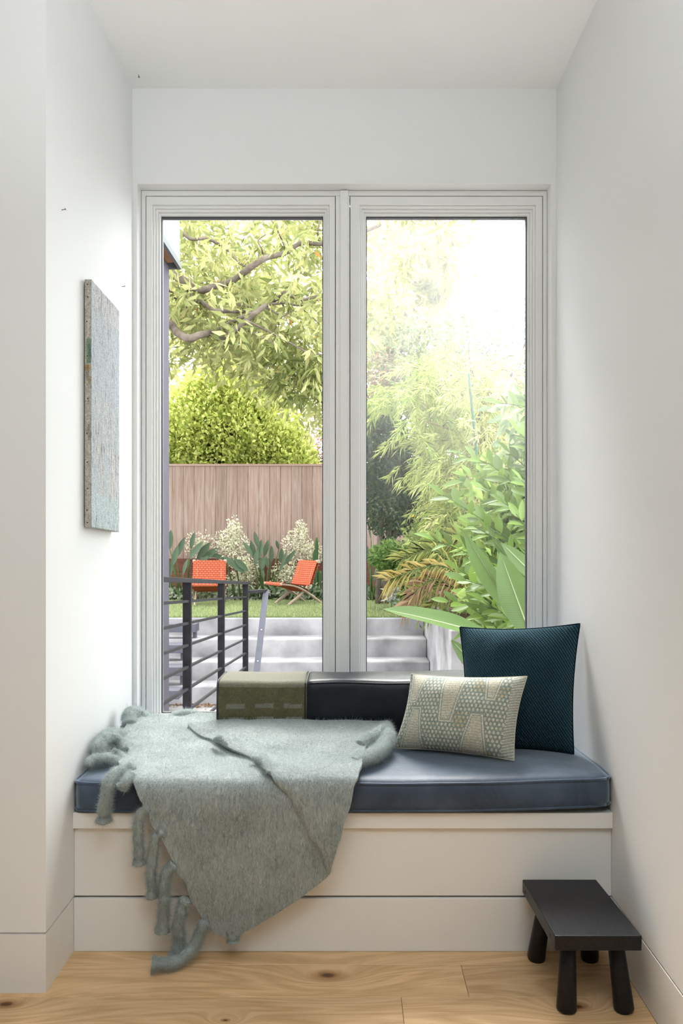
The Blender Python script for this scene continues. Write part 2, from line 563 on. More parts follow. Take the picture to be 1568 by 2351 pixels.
casement('window_1', 334.5, 769.5, 349, 756, -0.695, -0.1006, M_GLASS_L, 'casement with clear glass over the orange chairs')
casement('window_2', 803.5, 1246.5, 826, 1231, 0.0559, 0.647, M_GLASS_R, 'casement with hazy sunlit glass over the green garden')

# ------------------------------------------------------------------ built-in window seat
seat = tag(empty('window_seat', (0, YF, 0)), 'built-in white window seat under the blue cushion', 'bench')
MB().box(XL + .0005, XR - .0005, 2.204, YB - .001, 0.346, 0.39).build('seat_board', M_TRIM, seat, bevel=0.002)
MB().box(XL + .0005, XR - .0005, 2.2185, 2.245, BH + 0.0055, 0.3455).build('front_panel', M_TRIM, seat, bevel=0.0012)
MB().box(XL + .0005, XR - .0005, 2.214, 2.24, 0.0005, BH).build('base_panel', M_TRIM, seat, bevel=0.0012)
MB().box(XL + .001, XR - .001, 2.2245, 2.25, BH - .003, BH + .009).build('groove_backing', M_GAP, seat)

# ================================================================== INTERIOR THINGS
def rounded_box(x0, x1, y0, y1, z0, z1, r, nx, ny, nz, warp=None):
    """box with rounded edges, grid on every face, optional warp(Vector)->Vector"""
    bm = bmesh.new()
    grid = {}

    def vert(i, j, k):
        key = (i, j, k)
        if key not in grid:
            p = Vector((x0 + (x1 - x0) * i / nx, y0 + (y1 - y0) * j / ny, z0 + (z1 - z0) * k / nz))
            c = Vector((min(max(p.x, x0 + r), x1 - r), min(max(p.y, y0 + r), y1 - r), min(max(p.z, z0 + r), z1 - r)))
            d = p - c
            if d.length > 1e-9:
                p = c + d.normalized() * r
            if warp: p = warp(p)
            grid[key] = bm.verts.new(p)
        return grid[key]
    for (a, b, fix, N_, lo) in ((0, 1, 2, nz, 0), (0, 1, 2, nz, 1), (0, 2, 1, ny, 0), (0, 2, 1, ny, 1), (1, 2, 0, nx, 0), (1, 2, 0, nx, 1)):
        na, nb = (nx, ny, nz)[a], (nx, ny, nz)[b]
        for i in range(na):
            for j in range(nb):
                q = []
                for (di, dj) in ((0, 0), (1, 0), (1, 1), (0, 1)):
                    idx = [0, 0, 0]
                    idx[a], idx[b], idx[fix] = i + di, j + dj, (N_ if lo else 0)
                    q.append(vert(*idx))
                bm.faces.new(q)
    bmesh.ops.recalc_face_normals(bm, faces=bm.faces)
    me = bpy.data.meshes.new('rounded')
    bm.to_mesh(me)
    bm.free()
    return me


def rect_path(x0, x1, y0, y1, r, n=7, step=0.04):
    pts = []
    for cx_, cy_, a0 in ((x1 - r, y0 + r, -90), (x1 - r, y1 - r, 0), (x0 + r, y1 - r, 90), (x0 + r, y0 + r, 180)):
        for k in range(n):
            a = math.radians(a0 + 90 * k / (n - 1))
            pts.append(Vector((cx_ + r * math.cos(a), cy_ + r * math.sin(a), 0)))
    out = []
    for i in range(len(pts)):
        a, b = pts[i], pts[(i + 1) % len(pts)]
        m = max(1, int((b - a).length / step))
        for k in range(m):
            out.append(a.lerp(b, k / m))
    out.append(out[0].copy())
    return out


def leather(name, c, c2, rough, bump=0.25, sheen=0.9, spec=0.3):
    m, nt, b = mat(name)
    tc = N(nt, 'ShaderNodeTexCoord')
    n1 = N(nt, 'ShaderNodeTexNoise'); n1.inputs['Scale'].default_value = 7; n1.inputs['Detail'].default_value = 8; n1.inputs['Roughness'].default_value = 0.65; n1.inputs['Distortion'].default_value = 0.8
    nt.links.new(tc.outputs['Object'], n1.inputs[0])
    rp = N(nt, 'ShaderNodeValToRGB'); nt.links.new(n1.outputs[0], rp.inputs[0])
    rp.color_ramp.elements[0].position = 0.35; rp.color_ramp.elements[0].color = (*c, 1)
    rp.color_ramp.elements[1].position = 0.72; rp.color_ramp.elements[1].color = (*c2, 1)
    nt.links.new(rp.outputs[0], b.inputs['Base Color'])
    rr = N(nt, 'ShaderNodeMapRange'); nt.links.new(n1.outputs[0], rr.inputs[0]); rr.inputs[3].default_value = rough - 0.12; rr.inputs[4].default_value = rough + 0.12
    nt.links.new(rr.outputs[0], b.inputs['Roughness'])
    b.inputs['Specular IOR Level'].default_value = spec
    b.inputs['Sheen Weight'].default_value = sheen; b.inputs['Sheen Roughness'].default_value = 0.4; b.inputs['Sheen Tint'].default_value = (0.75, 0.88, 1.0, 1)
    v = N(nt, 'ShaderNodeTexVoronoi'); v.inputs['Scale'].default_value = 420; nt.links.new(tc.outputs['Object'], v.inputs[0])
    n2 = N(nt, 'ShaderNodeTexNoise'); n2.inputs['Scale'].default_value = 11; n2.inputs['Detail'].default_value = 3; nt.links.new(tc.outputs['Object'], n2.inputs[0])
    b1 = N(nt, 'ShaderNodeBump'); b1.inputs['Strength'].default_value = bump; b1.inputs['Distance'].default_value = 0.0006; nt.links.new(v.outputs[0], b1.inputs['Height'])
    b2 = N(nt, 'ShaderNodeBump'); b2.inputs['Strength'].default_value = 0.35; b2.inputs['Distance'].default_value = 0.008; nt.links.new(n2.outputs[0], b2.inputs['Height'])
    nt.links.new(b1.outputs[0], b2.inputs['Normal']); nt.links.new(b2.outputs[0], b.inputs['Normal'])
    return m


M_SEATLEATHER = leather('slate_blue_leather', (0.026, 0.042, 0.070), (0.066, 0.094, 0.140), 0.47)
M_NAVYLEATHER = leather('dark_navy_leather', (0.006, 0.008, 0.012), (0.013, 0.017, 0.024), 0.40, 0.25, 0.02, 0.25)

# ---- seat cushion
CU = (XL + 0.004, XR - 0.004, 2.19, 2.808, 0.3915, 0.482)


def cush_warp(p):
    x0, x1, y0, y1, z0, z1 = CU
    u = (p.x - x0) / (x1 - x0) * 2 - 1
    v = (p.y - y0) / (y1 - y0) * 2 - 1
    h = (p.z - z0) / (z1 - z0)
    q = p.copy()
    puff = max(0, 1 - u ** 6) * max(0, 1 - v ** 4)
    q.z += 0.016 * puff * h * h
    q.z += 0.0035 * mnoise.noise(Vector((p.x * 4.5, p.y * 5, 1.3))) * h
    fr = max(0, (p.x - 0.15) / 0.58) ** 2 * max(0, min(1, (2.5 - p.y) / 0.2))
    q.z += 0.016 * fr * (1 - h) + 0.013 * fr * h
    q.y -= 0.005 * math.sin(math.pi * min(max(h, 0), 1)) * (1 if v < -0.9 else 0)
    q.y += 0.02 * max(0, (abs(u) - 0.93) / 0.07) ** 2 * (1 if v < 0 else 0)
    return q


cush = tag(empty('seat_cushion', (0, 2.5, 0.39)), 'long slate-blue leather cushion lying on the window seat', 'cushion')
link('cushion_body', rounded_box(*CU, 0.018, 70, 30, 6, cush_warp), M_SEATLEATHER, cush, True)
for zz, rr in ((CU[5] - 0.007, 0.0042), (CU[4] + 0.009, 0.0036)):
    pts = [cush_warp(Vector((p.x, p.y, zz))) for p in rect_path(CU[0] + 0.001, CU[1] - 0.001, CU[2] + 0.001, CU[3] - 0.001, 0.016)]
    mb = MB()
    mb.tube(pts, rr, 8)
    mb.build('piping', M_SEATLEATHER, cush, True)

# ---- bolster
bol = tag(empty('bolster_cushion', (0, 2.65, 0.495)), 'long bolster, navy leather with an olive fabric end, against the window', 'cushion')
BX0, BXM, BX1 = -0.431, -0.134, 0.46
BY0, BY1, BZ0, BZ1 = 2.553, 2.748, 0.503, 0.692


def bol_warp(p):
    q = p.copy()
    h = (p.z - BZ0) / (BZ1 - BZ0)
    v = (p.y - BY0) / (BY1 - BY0)
    q.z += 0.006 * mnoise.noise(Vector((p.x * 6, p.y * 6, 4.0))) * h + 0.006 * math.sin(math.pi * min(max(v, 0), 1)) * (1 if h > 0.9 else 0)
    q.y += 0.004 * mnoise.noise(Vector((p.x * 7, 3.0, p.z * 9))) - 0.008 * math.sin(math.pi * min(max(h, 0), 1)) * (1 if v < 0.1 else 0)
    return q


def colored(me, fn):
    """colour attribute of a woven or painted pattern, fn(co)->rgb"""
    at = me.attributes.new('tint', 'FLOAT_COLOR', 'POINT')
    buf = []
    for v in me.vertices:
        buf += [*fn(v.co), 1.0]
    at.data.foreach_set('color', buf)


def woven(name, rough=0.9, scale=420, bump=0.5, sheen=0.2, bdist=0.0012):
    m, nt, b = mat(name)
    a = N(nt, 'ShaderNodeAttribute', attribute_name='tint')
    tc = N(nt, 'ShaderNodeTexCoord')
    n1 = N(nt, 'ShaderNodeTexNoise'); n1.inputs['Scale'].default_value = scale; n1.inputs['Detail'].default_value = 2
    nt.links.new(tc.outputs['Object'], n1.inputs[0])
    mr = N(nt, 'ShaderNodeMapRange'); nt.links.new(n1.outputs[0], mr.inputs[0]); mr.inputs[1].default_value = .25; mr.inputs[2].default_value = .75; mr.inputs[3].default_value = 0.6; mr.inputs[4].default_value = 1.35
    mx = N(nt, 'ShaderNodeVectorMath', operation='SCALE')
    nt.links.new(a.outputs['Color'], mx.inputs[0]); nt.links.new(mr.outputs[0], mx.inputs['Scale'])
    nt.links.new(mx.outputs[0], b.inputs['Base Color'])
    b.inputs['Roughness'].default_value = rough
    b.inputs['Specular IOR Level'].default_value = 0.15
    b.inputs['Sheen Weight'].default_value = sheen
    bp = N(nt, 'ShaderNodeBump'); bp.inputs['Strength'].default_value = bump; bp.inputs['Distance'].default_value = bdist
    nt.links.new(n1.outputs[0], bp.inputs['Height']); nt.links.new(bp.outputs[0], b.inputs['Normal'])
    return m


M_WOVEN = woven('coarse_woven_fabric')


def olive(co):
    n = mnoise.noise(co * 30) * 0.5 + mnoise.noise(co * 90) * 0.5
    c = Vector((0.092, 0.086, 0.046)) * (1 + 0.28 * n)
    g = Vector((0.20, 0.198, 0.175)) * (1 + 0.15 * n)
    # paler woven dashes
    h = (co.z - BZ0)
    u = (co.x - BX0) / 0.092
    if 0.055 < h < 0.075 and (u % 1.0) > 0.42 and co.y < BY0 + 0.02:
        c = g
    if 0.103 < h < 0.118 and (u % 1.0) > 0.35 and co.y < BY0 + 0.02:
        c = c.lerp(g, 0.55)
    if h > 0.17:  # top painted paler, as if caught by window light
        c = c.lerp(Vector((0.20, 0.20, 0.155)), 0.6)
    return tuple(c)


me = rounded_box(BX0, BXM, BY0, BY1, BZ0, BZ1, 0.016, 90, 30, 60, bol_warp)
colored(me, olive)
link('fabric_end', me, M_WOVEN, bol, True)
link('leather_body', rounded_box(BXM - 0.012, BX1, BY0 - 0.001, BY1 + 0.001, BZ0 - 0.001, BZ1 + 0.001, 0.016, 60, 16, 14, bol_warp), M_NAVYLEATHER, bol, True)
mb = MB(); mb.tube([bol_warp(Vector((BXM + (BX1 - BXM) * t / 40, BY0 + 0.0015, BZ1 - 0.007))) + Vector((0, -0.001, 0)) for t in range(41)], 0.0032, 8)
mb.build('piping', M_NAVYLEATHER, bol, True)
mb = MB(); mb.tube([bol_warp(Vector((BXM - 0.012, y, z))) + Vector((0, -0.0015, 0)) for y, z in ((BY0, BZ0 + .01), (BY0, BZ0 + .06), (BY0, BZ0 + .12), (BY0 + .002, BZ1 - .01), (BY0 + .02, BZ1 + .001), (BY0 + .1, BZ1 + .003), (BY1 - .02, BZ1))], 0.0022, 6)
mb.build('seam', M_NAVYLEATHER, bol, True)
mb = MB(); mb.tube([Vector((BX0 + .003, y, z)) for y, z in ((BY0 + .002, BZ0 + .01), (BY0 - .004, BZ0 + .09), (BY0 + .002, BZ1 - .012), (BY0 + .012, BZ1 - .001), (BY1 - .02, BZ1))], 0.0035, 8)
mb.build('piping', simple('black_cord_piping', (0.02, 0.02, 0.022), 0.6), bol, True)


# ---- pillows
def pillow(name, c4, T, nu, nv, m, parent, conc=0.05, colfn=None, seed=0.0, power=2.4, wr=0.004):
    """c4 = TL,TR,BR,BL corners; T half thickness; front side faces the camera"""
    TL, TR, BR, BL = [Vector(c) for c in c4]
    nrm = (TR - TL).cross(BL - TL).normalized()
    if nrm.y > 0: nrm = -nrm
    ctr = (TL + TR + BR + BL) / 4
    vs, fs, cols, uvs = [], [], [], []

    def pt(u, v, side):
        p = TL.lerp(TR, u).lerp(BL.lerp(BR, u), v)
        a, b = 2 * u - 1, 2 * v - 1
        # edges drawn in between the corners
        p += (ctr - p) * conc * ((1 - a * a) * abs(b) ** 3 + (1 - b * b) * abs(a) ** 3)
        th = T * max(0, 1 - abs(a) ** power) ** 0.62 * max(0, 1 - abs(b) ** power) ** 0.62
        edge = min(1 - abs(a), 1 - abs(b))
        th *= 1 + 0.09 * mnoise.noise(Vector((u * 3 + seed, v * 3, seed)))
        th += wr * mnoise.noise(Vector((u * 7 + seed, v * 5, seed))) * min(1, edge * 8)
        return p + nrm * th * side
    for side in (1, -1):
        n0 = len(vs)
        for j in range(nv + 1):
            for i in range(nu + 1):
                u, v = i / nu, j / nv
                vs.append(pt(u, v, side))
                cols.append(colfn(u, v) if colfn else (1, 1, 1))
                uvs.append((u, v))
        for j in range(nv):
            for i in range(nu):
                a = n0 + j * (nu + 1) + i
                q = (a, a + 1, a + nu + 2, a + nu + 1)
                fs.append(q if side > 0 else q[::-1])
    me = bpy.data.meshes.new(name)
    me.from_pydata([tuple(v) for v in vs], [], fs)
    uv = me.uv_layers.new(name='UVMap')
    li = np.empty(len(me.loops), np.int32); me.loops.foreach_get('vertex_index', li)
    uv.data.foreach_set('uv', np.array(uvs, np.float32)[li].ravel())
    if colfn:
        at = me.attributes.new('tint', 'FLOAT_COLOR', 'POINT')
        at.data.foreach_set('color', np.array([(*c, 1) for c in cols], np.float32).ravel())
    bm = bmesh.new(); bm.from_mesh(me)
    bmesh.ops.remove_doubles(bm, verts=bm.verts, dist=1e-5)
    bmesh.ops.recalc_face_normals(bm, faces=bm.faces)
    bm.to_mesh(me); bm.free()
    o = link(name, me, m, parent, True)
    seam = []
    for k in range(nu): seam.append(pt(k / nu, 0, 0))
    for k in range(nv): seam.append(pt(1, k / nv, 0))
    for k in range(nu): seam.append(pt(1 - k / nu, 1, 0))
    for k in range(nv): seam.append(pt(0, 1 - k / nv, 0))
    seam.append(seam[0])
    return o, seam


def knit():
    m, nt, b = mat('navy_basket_knit')
    tc = N(nt, 'ShaderNodeTexCoord')
    mp = N(nt, 'ShaderNodeMapping'); nt.links.new(tc.outputs['UV'], mp.inputs[0])
    mp.inputs['Rotation'].default_value = (0, 0, math.radians(38)); mp.inputs['Scale'].default_value = (1, 1, 1)
    wv = N(nt, 'ShaderNodeTexWave'); wv.inputs['Scale'].default_value = 16; wv.inputs['Distortion'].default_value = 0.5; wv.inputs['Detail'].default_value = 1; wv.inputs['Detail Scale'].default_value = 6
    nt.links.new(mp.outputs[0], wv.inputs[0])
    mp2 = N(nt, 'ShaderNodeMapping'); nt.links.new(tc.outputs['UV'], mp2.inputs[0]); mp2.inputs['Rotation'].default_value = (0, 0, math.radians(-52))
    w2 = N(nt, 'ShaderNodeTexWave'); w2.inputs['Scale'].default_value = 19; w2.inputs['Distortion'].default_value = 0.8; nt.links.new(mp2.outputs[0], w2.inputs[0])
    mul = N(nt, 'ShaderNodeMath', operation='MULTIPLY_ADD'); nt.links.new(w2.outputs['Fac'], mul.inputs[0]); mul.inputs[1].default_value = 0.45; nt.links.new(wv.outputs['Fac'], mul.inputs[2])
    rp = N(nt, 'ShaderNodeValToRGB'); nt.links.new(mul.outputs[0], rp.inputs[0])
    rp.color_ramp.elements[0].position = 0.15; rp.color_ramp.elements[0].color = (0.004, 0.012, 0.018, 1)
    rp.color_ramp.elements[1].position = 1.0; rp.color_ramp.elements[1].color = (0.016, 0.050, 0.068, 1)
    nt.links.new(rp.outputs[0], b.inputs['Base Color'])
    b.inputs['Roughness'].default_value = 0.95; b.inputs['Specular IOR Level'].default_value = 0.1; b.inputs['Sheen Weight'].default_value = 0.25
    b.inputs['Sheen Tint'].default_value = (0.25, 0.5, 0.6, 1)
    bp = N(nt, 'ShaderNodeBump'); bp.inputs['Strength'].default_value = 0.9; bp.inputs['Distance'].default_value = 0.004
    nt.links.new(mul.outputs[0], bp.inputs['Height']); nt.links.new(bp.outputs[0], b.inputs['Normal'])
    return m


M_KNIT = knit()
pl = tag(empty('throw_pillow', (0.55, 2.5, 0.50)), 'large square navy knitted pillow leaning in the corner by the white wall', 'pillow')
o, seam = pillow('pillow_body', (P(1056, 1440, 2.63), P(1331, 1432, 2.50), P(1317, 1731, 2.42), P(1066, 1724, 2.52)), 0.078, 60, 60, M_KNIT, pl, 0.065, None, 2.0, 2.6)
mb = MB(); mb.tube(seam, 0.0028, 6); mb.build('seam', M_KNIT, pl, True)

CREAM, SAGE, OCHRE = Vector((0.56, 0.53, 0.43)), Vector((0.235, 0.275, 0.235)), Vector((0.50, 0.40, 0.25))


def kuba(u, v):
    """woven motif: dotted ground, trapezoids outlined twice, striped fillings"""
    x, y = u * 1.46, v
    stripe = 0.5 + 0.5 * math.sin(y * 190 + 0.6 * math.sin(x * 40))
    ground = SAGE
    # dots on a staggered lattice
    s = 0.05
    r = int(y / s)
    dx = ((x + (0.5 * s if r % 2 else 0)) % s) - s / 2
    dy = (y % s) - s / 2
    c = CREAM.copy() if dx * dx / 0.55 + dy * dy < (0.0172) ** 2 * (1.25 + 0.5 * mnoise.noise(Vector((x * 9, y * 9, 0)))) else ground.copy()
    if mnoise.noise(Vector((x * 3 + 7, y * 3, 5))) > 0.32 and c.x > 0.4:
        c = OCHRE.copy()

    def trap(cx_, y0, y1, h0, h1):
        """signed distance-like inside value of a trapezoid"""
        t = (y - y0) / (y1 - y0)
        if t < -0.05 or t > 1.05: return None
        hw = h0 + (h1 - h0) * t
        return min(hw - abs(x - cx_), (t) * (y1 - y0), (1 - t) * (y1 - y0))
    for (cx_, y0, y1, h0, h1) in ((0.63, -0.1, 0.64, 0.16, 0.075), (1.12, -0.1, 0.34, 0.12, 0.06), (0.23, 0.47, 1.1, 0.06, 0.17), (1.00, 0.52, 1.1, 0.07, 0.19), (0.14, -0.1, 0.40, 0.13, 0.06)):
        q = trap(cx_, y0, y1, h0, h1)
        if q is None: continue
        if -0.014 < q < 0.0: c = SAGE * 1.02
        elif 0.0 <= q < 0.017: c = CREAM * 0.98
        elif 0.017 <= q < 0.028: c = SAGE * 1.0
        elif q >= 0.028: c = CREAM.lerp(OCHRE, 0.25).lerp(SAGE * 1.15, 0.62 * (stripe > 0.55))
    if u > 0.93 - 0.05 * abs(v - 0.45):
        c = SAGE.lerp(CREAM, 0.5 + 0.5 * math.sin((v + u * 0.5) * 190))
    c = c * (1 + 0.22 * mnoise.noise(Vector((x * 45, y * 60, 2)))) * (0.95 + 0.1 * stripe)
    return tuple(max(0, k) for k in c)


lp = tag(empty('lumbar_pillow', (0.32, 2.42, 0.50)), 'small oblong cream and sage woven pillow with dots and trapezoids', 'pillow')
o, seam = pillow('pillow_body', (P(944, 1548, 2.51), P(1210, 1553, 2.375), P(1180, 1746, 2.31), P(903, 1717, 2.445)), 0.064, 230, 160, M_WOVEN, lp, 0.065, kuba, 9.0, 2.6, 0.003)
mb = MB(); mb.tube(seam, 0.0018, 6); mb.build('seam', simple('cream_thread', (0.5, 0.46, 0.36), 0.9), lp, True)


# ---- wool blanket
def wool(name, c1, c2):
    m, nt, b = mat(name)
    tc = N(nt, 'ShaderNodeTexCoord')
    mp = N(nt, 'ShaderNodeMapping'); nt.links.new(tc.outputs['Object'], mp.inputs[0]); mp.inputs['Rotation'].default_value = (0.2, 0.9, 0.3); mp.inputs['Scale'].default_value = (1.0, 1.0, 0.28)
    n1 = N(nt, 'ShaderNodeTexNoise'); n1.inputs['Scale'].default_value = 150; n1.inputs['Detail'].default_value = 6; n1.inputs['Roughness'].default_value = 0.65; n1.inputs['Distortion'].default_value = 1.5
    nt.links.new(mp.outputs[0], n1.inputs[0])
    n3 = N(nt, 'ShaderNodeTexNoise'); n3.inputs['Scale'].default_value = 9; n3.inputs['Detail'].default_value = 3; nt.links.new(tc.outputs['Object'], n3.inputs[0])
    mm = N(nt, 'ShaderNodeMath', operation='MULTIPLY_ADD'); nt.links.new(n3.outputs[0], mm.inputs[0]); mm.inputs[1].default_value = 0.35; nt.links.new(n1.outputs[0], mm.inputs[2])
    rp = N(nt, 'ShaderNodeValToRGB'); nt.links.new(mm.outputs[0], rp.inputs[0])
    rp.color_ramp.elements[0].position = 0.42; rp.color_ramp.elements[0].color = (*c1, 1)
    rp.color_ramp.elements[1].position = 0.95; rp.color_ramp.elements[1].color = (*c2, 1)
    nt.links.new(rp.outputs[0], b.inputs['Base Color'])
    b.inputs['Roughness'].default_value = 1.0; b.inputs['Specular IOR Level'].default_value = 0.05
    b.inputs['Sheen Weight'].default_value = 0.3; b.inputs['Sheen Roughness'].default_value = 0.35; b.inputs['Sheen Tint'].default_value = (0.92, 0.97, 1.0, 1)
    bp = N(nt, 'ShaderNodeBump'); bp.inputs['Strength'].default_value = 0.6; bp.inputs['Distance'].default_value = 0.004
    nt.links.new(n1.outputs[0], bp.inputs['Height']); nt.links.new(bp.outputs[0], b.inputs['Normal'])
    return m


M_WOOL = wool('sage_mohair_wool', (0.14, 0.165, 0.155), (0.54, 0.585, 0.575))
M_FUZZ = leafmat('mohair_fibre', (0.46, 0.52, 0.51), 0.5, 0.6, 0.0, 0.0)
bl = tag(empty('throw_blanket', (-0.35, 2.2, 0.5)), 'fluffy pale sage mohair blanket draped over the seat edge with knotted tassels', 'blanket')
FUZZ_SRC = []


def sheet(name, rows, nu, nv, amp, thick, seed, drop=0.0):
    R = spline(rows, nv)
    vs = []
    for j, (py, d, xl, xr) in enumerate(R):
        for i in range(nu):
            t = i / (nu - 1)
            px = xl + (xr - xl) * t
            # frayed, slightly wavy outline
            e = (1 - t) ** 4 * 9 * mnoise.noise(Vector((j * 0.16, seed, 0))) + t ** 6 * 4 * mnoise.noise(Vector((j * 0.17, seed, 5)))
            p = P(px + e, py, d)
            n = mnoise.noise(Vector((p.x * 6, p.y * 6, p.z * 5 + seed))) + 0.5 * mnoise.noise(Vector((p.x * 17, p.y * 17, p.z * 13 + seed)))
            hang = min(1, max(0, (2.26 - d) / 0.08))
            p += Vector((0, -1 * hang, 1 - hang)).normalized() * amp * n
            p -= Vector((0, -1 * hang, 1 - hang)).normalized() * drop * (1 - t) ** 14
            vs.append(tuple(p))
    fs = []
    for j in range(nv - 1):
        for i in range(nu - 1):
            a = j * nu + i
            fs.append((a, a + 1, a + nu + 1, a + nu))
    me = bpy.data.meshes.new(name)
    me.from_pydata(vs, [], fs)
    o = link(name, me, M_WOOL, bl, True)
    sm = o.modifiers.new('thick', 'SOLIDIFY'); sm.thickness = thick; sm.offset = 0
    sb = o.modifiers.new('round', 'BEVEL'); sb.width = thick * 0.35; sb.segments = 2; sb.limit_method = 'ANGLE'; sb.angle_limit = math.radians(60)
    FUZZ_SRC.append((me, 1.0))
    return o


# main layer: on the seat, over the edge, hanging almost to the floor
sheet('blanket_body', [
    (1640, 2.64, 330, 640), (1652, 2.60, 310, 760), (1668, 2.54, 290, 812), (1690, 2.47, 272, 815), (1715, 2.40, 262, 816), (1740, 2.32, 268, 816),
    (1760, 2.245, 285, 814), (1778, 2.18, 298, 812), (1796, 2.145, 305, 808), (1825, 2.130, 316, 800), (1860, 2.128, 336, 790), (1900, 2.130, 356, 778),
    (1947, 2.133, 386, 768), (1998, 2.137, 404, 757), (2023, 2.140, 424, 740), (2069, 2.145, 442, 676), (2100, 2.150, 462, 628), (2131, 2.155, 482, 572), (2144, 2.157, 505, 545)],
    90, 110, 0.008, 0.010, 3.0)
# folded-back layer on top, its free edge running down to the right
sheet('folded_flap', [
    (1655, 2.535, 432, 892), (1666, 2.50, 440, 880), (1682, 2.45, 464, 862), (1700, 2.39, 506, 846), (1720, 2.33, 556, 838), (1738, 2.27, 586, 834), (1760, 2.19, 604, 830),
    (1780, 2.143, 620, 822), (1800, 2.120, 638, 816), (1840, 2.112, 668, 806), (1881, 2.112, 692, 795), (1927, 2.115, 717, 781), (1967, 2.120, 741, 768), (2008, 2.128, 752, 757)],
    60, 80, 0.008, 0.011, 8.0, 0.011)


def rope(name, px_pts, rad_px, n=26, lump=0.35, flat=1.0, seed=0, fuzz=1.5):
    pts = spline([(*P(*p[:3]),) for p in px_pts], n)
    rr = np.interp(np.linspace(0, 1, n), np.linspace(0, 1, len(rad_px)), rad_px)
    dd = np.array([q[1] for q in pts])
    mb = MB(); mb.tube(pts, list(rr * dd / F), 14, lump, flat, seed)
    o = mb.build(name, M_WOOL, bl, True)
    FUZZ_SRC.append((o.data, fuzz))
    return o


# crumpled end in the corner
rope('crumpled_fold', [(298, 1664, 2.56), (298, 1642, 2.60), (318, 1637, 2.64), (338, 1652, 2.63), (356, 1668, 2.60), (378, 1664, 2.62), (404, 1650, 2.65), (440, 1646, 2.66), (490, 1660, 2.65)], [14, 17, 15, 12, 12, 16, 18, 18, 10], 50, 0.3, 0.9, 1)
rope('crumpled_fold', [(228, 1745, 2.31), (226, 1718, 2.32), (240, 1696, 2.39), (268, 1688, 2.47), (290, 1698, 2.50), (318, 1704, 2.52), (350, 1700, 2.50)], [10, 15, 17, 16, 14, 14, 8], 40, 0.3, 1.0, 2)
rope('crumpled_fold', [(268, 1722, 2.35), (252, 1732, 2.34), (238, 1722, 2.34), (238, 1704, 2.35), (254, 1694, 2.37), (274, 1702, 2.38), (284, 1724, 2.36)], [8, 10, 11, 12, 12, 12, 12], 40, 0.25, 1.0, 3)
rope('crumpled_fold', [(202, 1760, 2.255), (208, 1748, 2.27), (226, 1743, 2.29), (250, 1744, 2.30), (274, 1752, 2.30)], [8, 12, 14, 14, 10], 30, 0.3, 1.0, 4)
rope('crumpled_fold', [(262, 1756, 2.33), (258, 1742, 2.34), (270, 1732, 2.35), (282, 1742, 2.33), (276, 1758, 2.31)], [8, 11, 12, 12, 9], 30, 0.25, 1.0, 5)
rope('crumpled_fold', [(288, 1664, 2.62), (306, 1682, 2.60), (336, 1684, 2.58), (372, 1682, 2.57), (410, 1680, 2.54)], [14, 18, 16, 13, 6], 36, 0.25, 0.9, 6)
# tucked-under end at the right
rope('tucked_fold', [(812, 1752, 2.25), (846, 1738, 2.29), (872, 1720, 2.34), (888, 1694, 2.41), (886, 1668, 2.49)], [16, 20, 20, 18, 12], 34, 0.25, 0.8, 7)
rope('tucked_fold', [(826, 1712, 2.36), (852, 1694, 2.40), (876, 1676, 2.46), (893, 1664, 2.51)], [14, 15, 14, 9], 30, 0.25, 0.9, 8)
rope('ridge_fold', [(488, 1701, 2.385), (496, 1696, 2.38), (504, 1694, 2.375), (512, 1700, 2.365), (522, 1710, 2.35)], [2, 6, 9, 6, 2], 18, 0.15, 0.9, 9)
rope('ridge_fold', [(576, 1738, 2.26), (590, 1741, 2.25), (602, 1742, 2.235), (610, 1754, 2.195), (618, 1774, 2.14)], [3, 8, 11, 9, 3], 26, 0.15, 0.9, 10)


def tassel(px_pts, r, seed, end=None):
    n = 30
    pts = spline([(*P(*p),) for p in px_pts], n)
    dd = np.array([q[1] for q in pts])
    rr = np.full(n, r * 1.0)
    rr[0:4] = r * np.array([0.45, 0.9, 1.1, 1.1])
    rr[-5] = r * 1.05; rr[-4] = r * 0.8; rr[-3] = r * 1.1; rr[-2] = r * 1.4; rr[-1] = r * 1.35
    mb = MB(); mb.tube(pts, list(rr * dd / F), 12, 0.35, 1.0, seed)
    o = mb.build('tassel', M_WOOL, bl, True)
    FUZZ_SRC.append((o.data, 2.2))
    return o


tassel([(312, 1768, 2.22), (284, 1768, 2.20), (262, 1778, 2.165), (249, 1802, 2.135), (243, 1832, 2.13), (240, 1862, 2.135), (240, 1886, 2.14)], 12.5, 1)
tassel([(300, 1776, 2.17), (292, 1790, 2.14), (284, 1800, 2.13), (278, 1808, 2.13)], 10, 2)
tassel([(345, 1852, 2.13), (326, 1866, 2.13), (317, 1890, 2.13), (318, 1935, 2.13), (318, 1984, 2.135)], 10.5, 3)
tassel([(378, 1908, 2.13), (358, 1924, 2.13), (350, 1955, 2.13), (348, 2005, 2.135), (349, 2060, 2.14)], 10.5, 4)
tassel([(402, 1982, 2.135), (384, 2002, 2.135), (377, 2032, 2.135), (376, 2085, 2.14), (372, 2138, 2.145)], 12, 5)
tassel([(430, 2062, 2.145), (416, 2090, 2.145), (411, 2125, 2.15), (411, 2165, 2.155), (402, 2196, 2.15)], 12.5, 6)
tassel([(474, 2112, 2.15), (458, 2142, 2.15), (446, 2172, 2.145), (420, 2197, 2.125), (386, 2212, 2.105), (348, 2214, 2.095)], 12, 7)
tassel([(528, 2130, 2.155), (531, 2138, 2.155), (534, 2148, 2.155), (535, 2160, 2.155)], 11, 8)

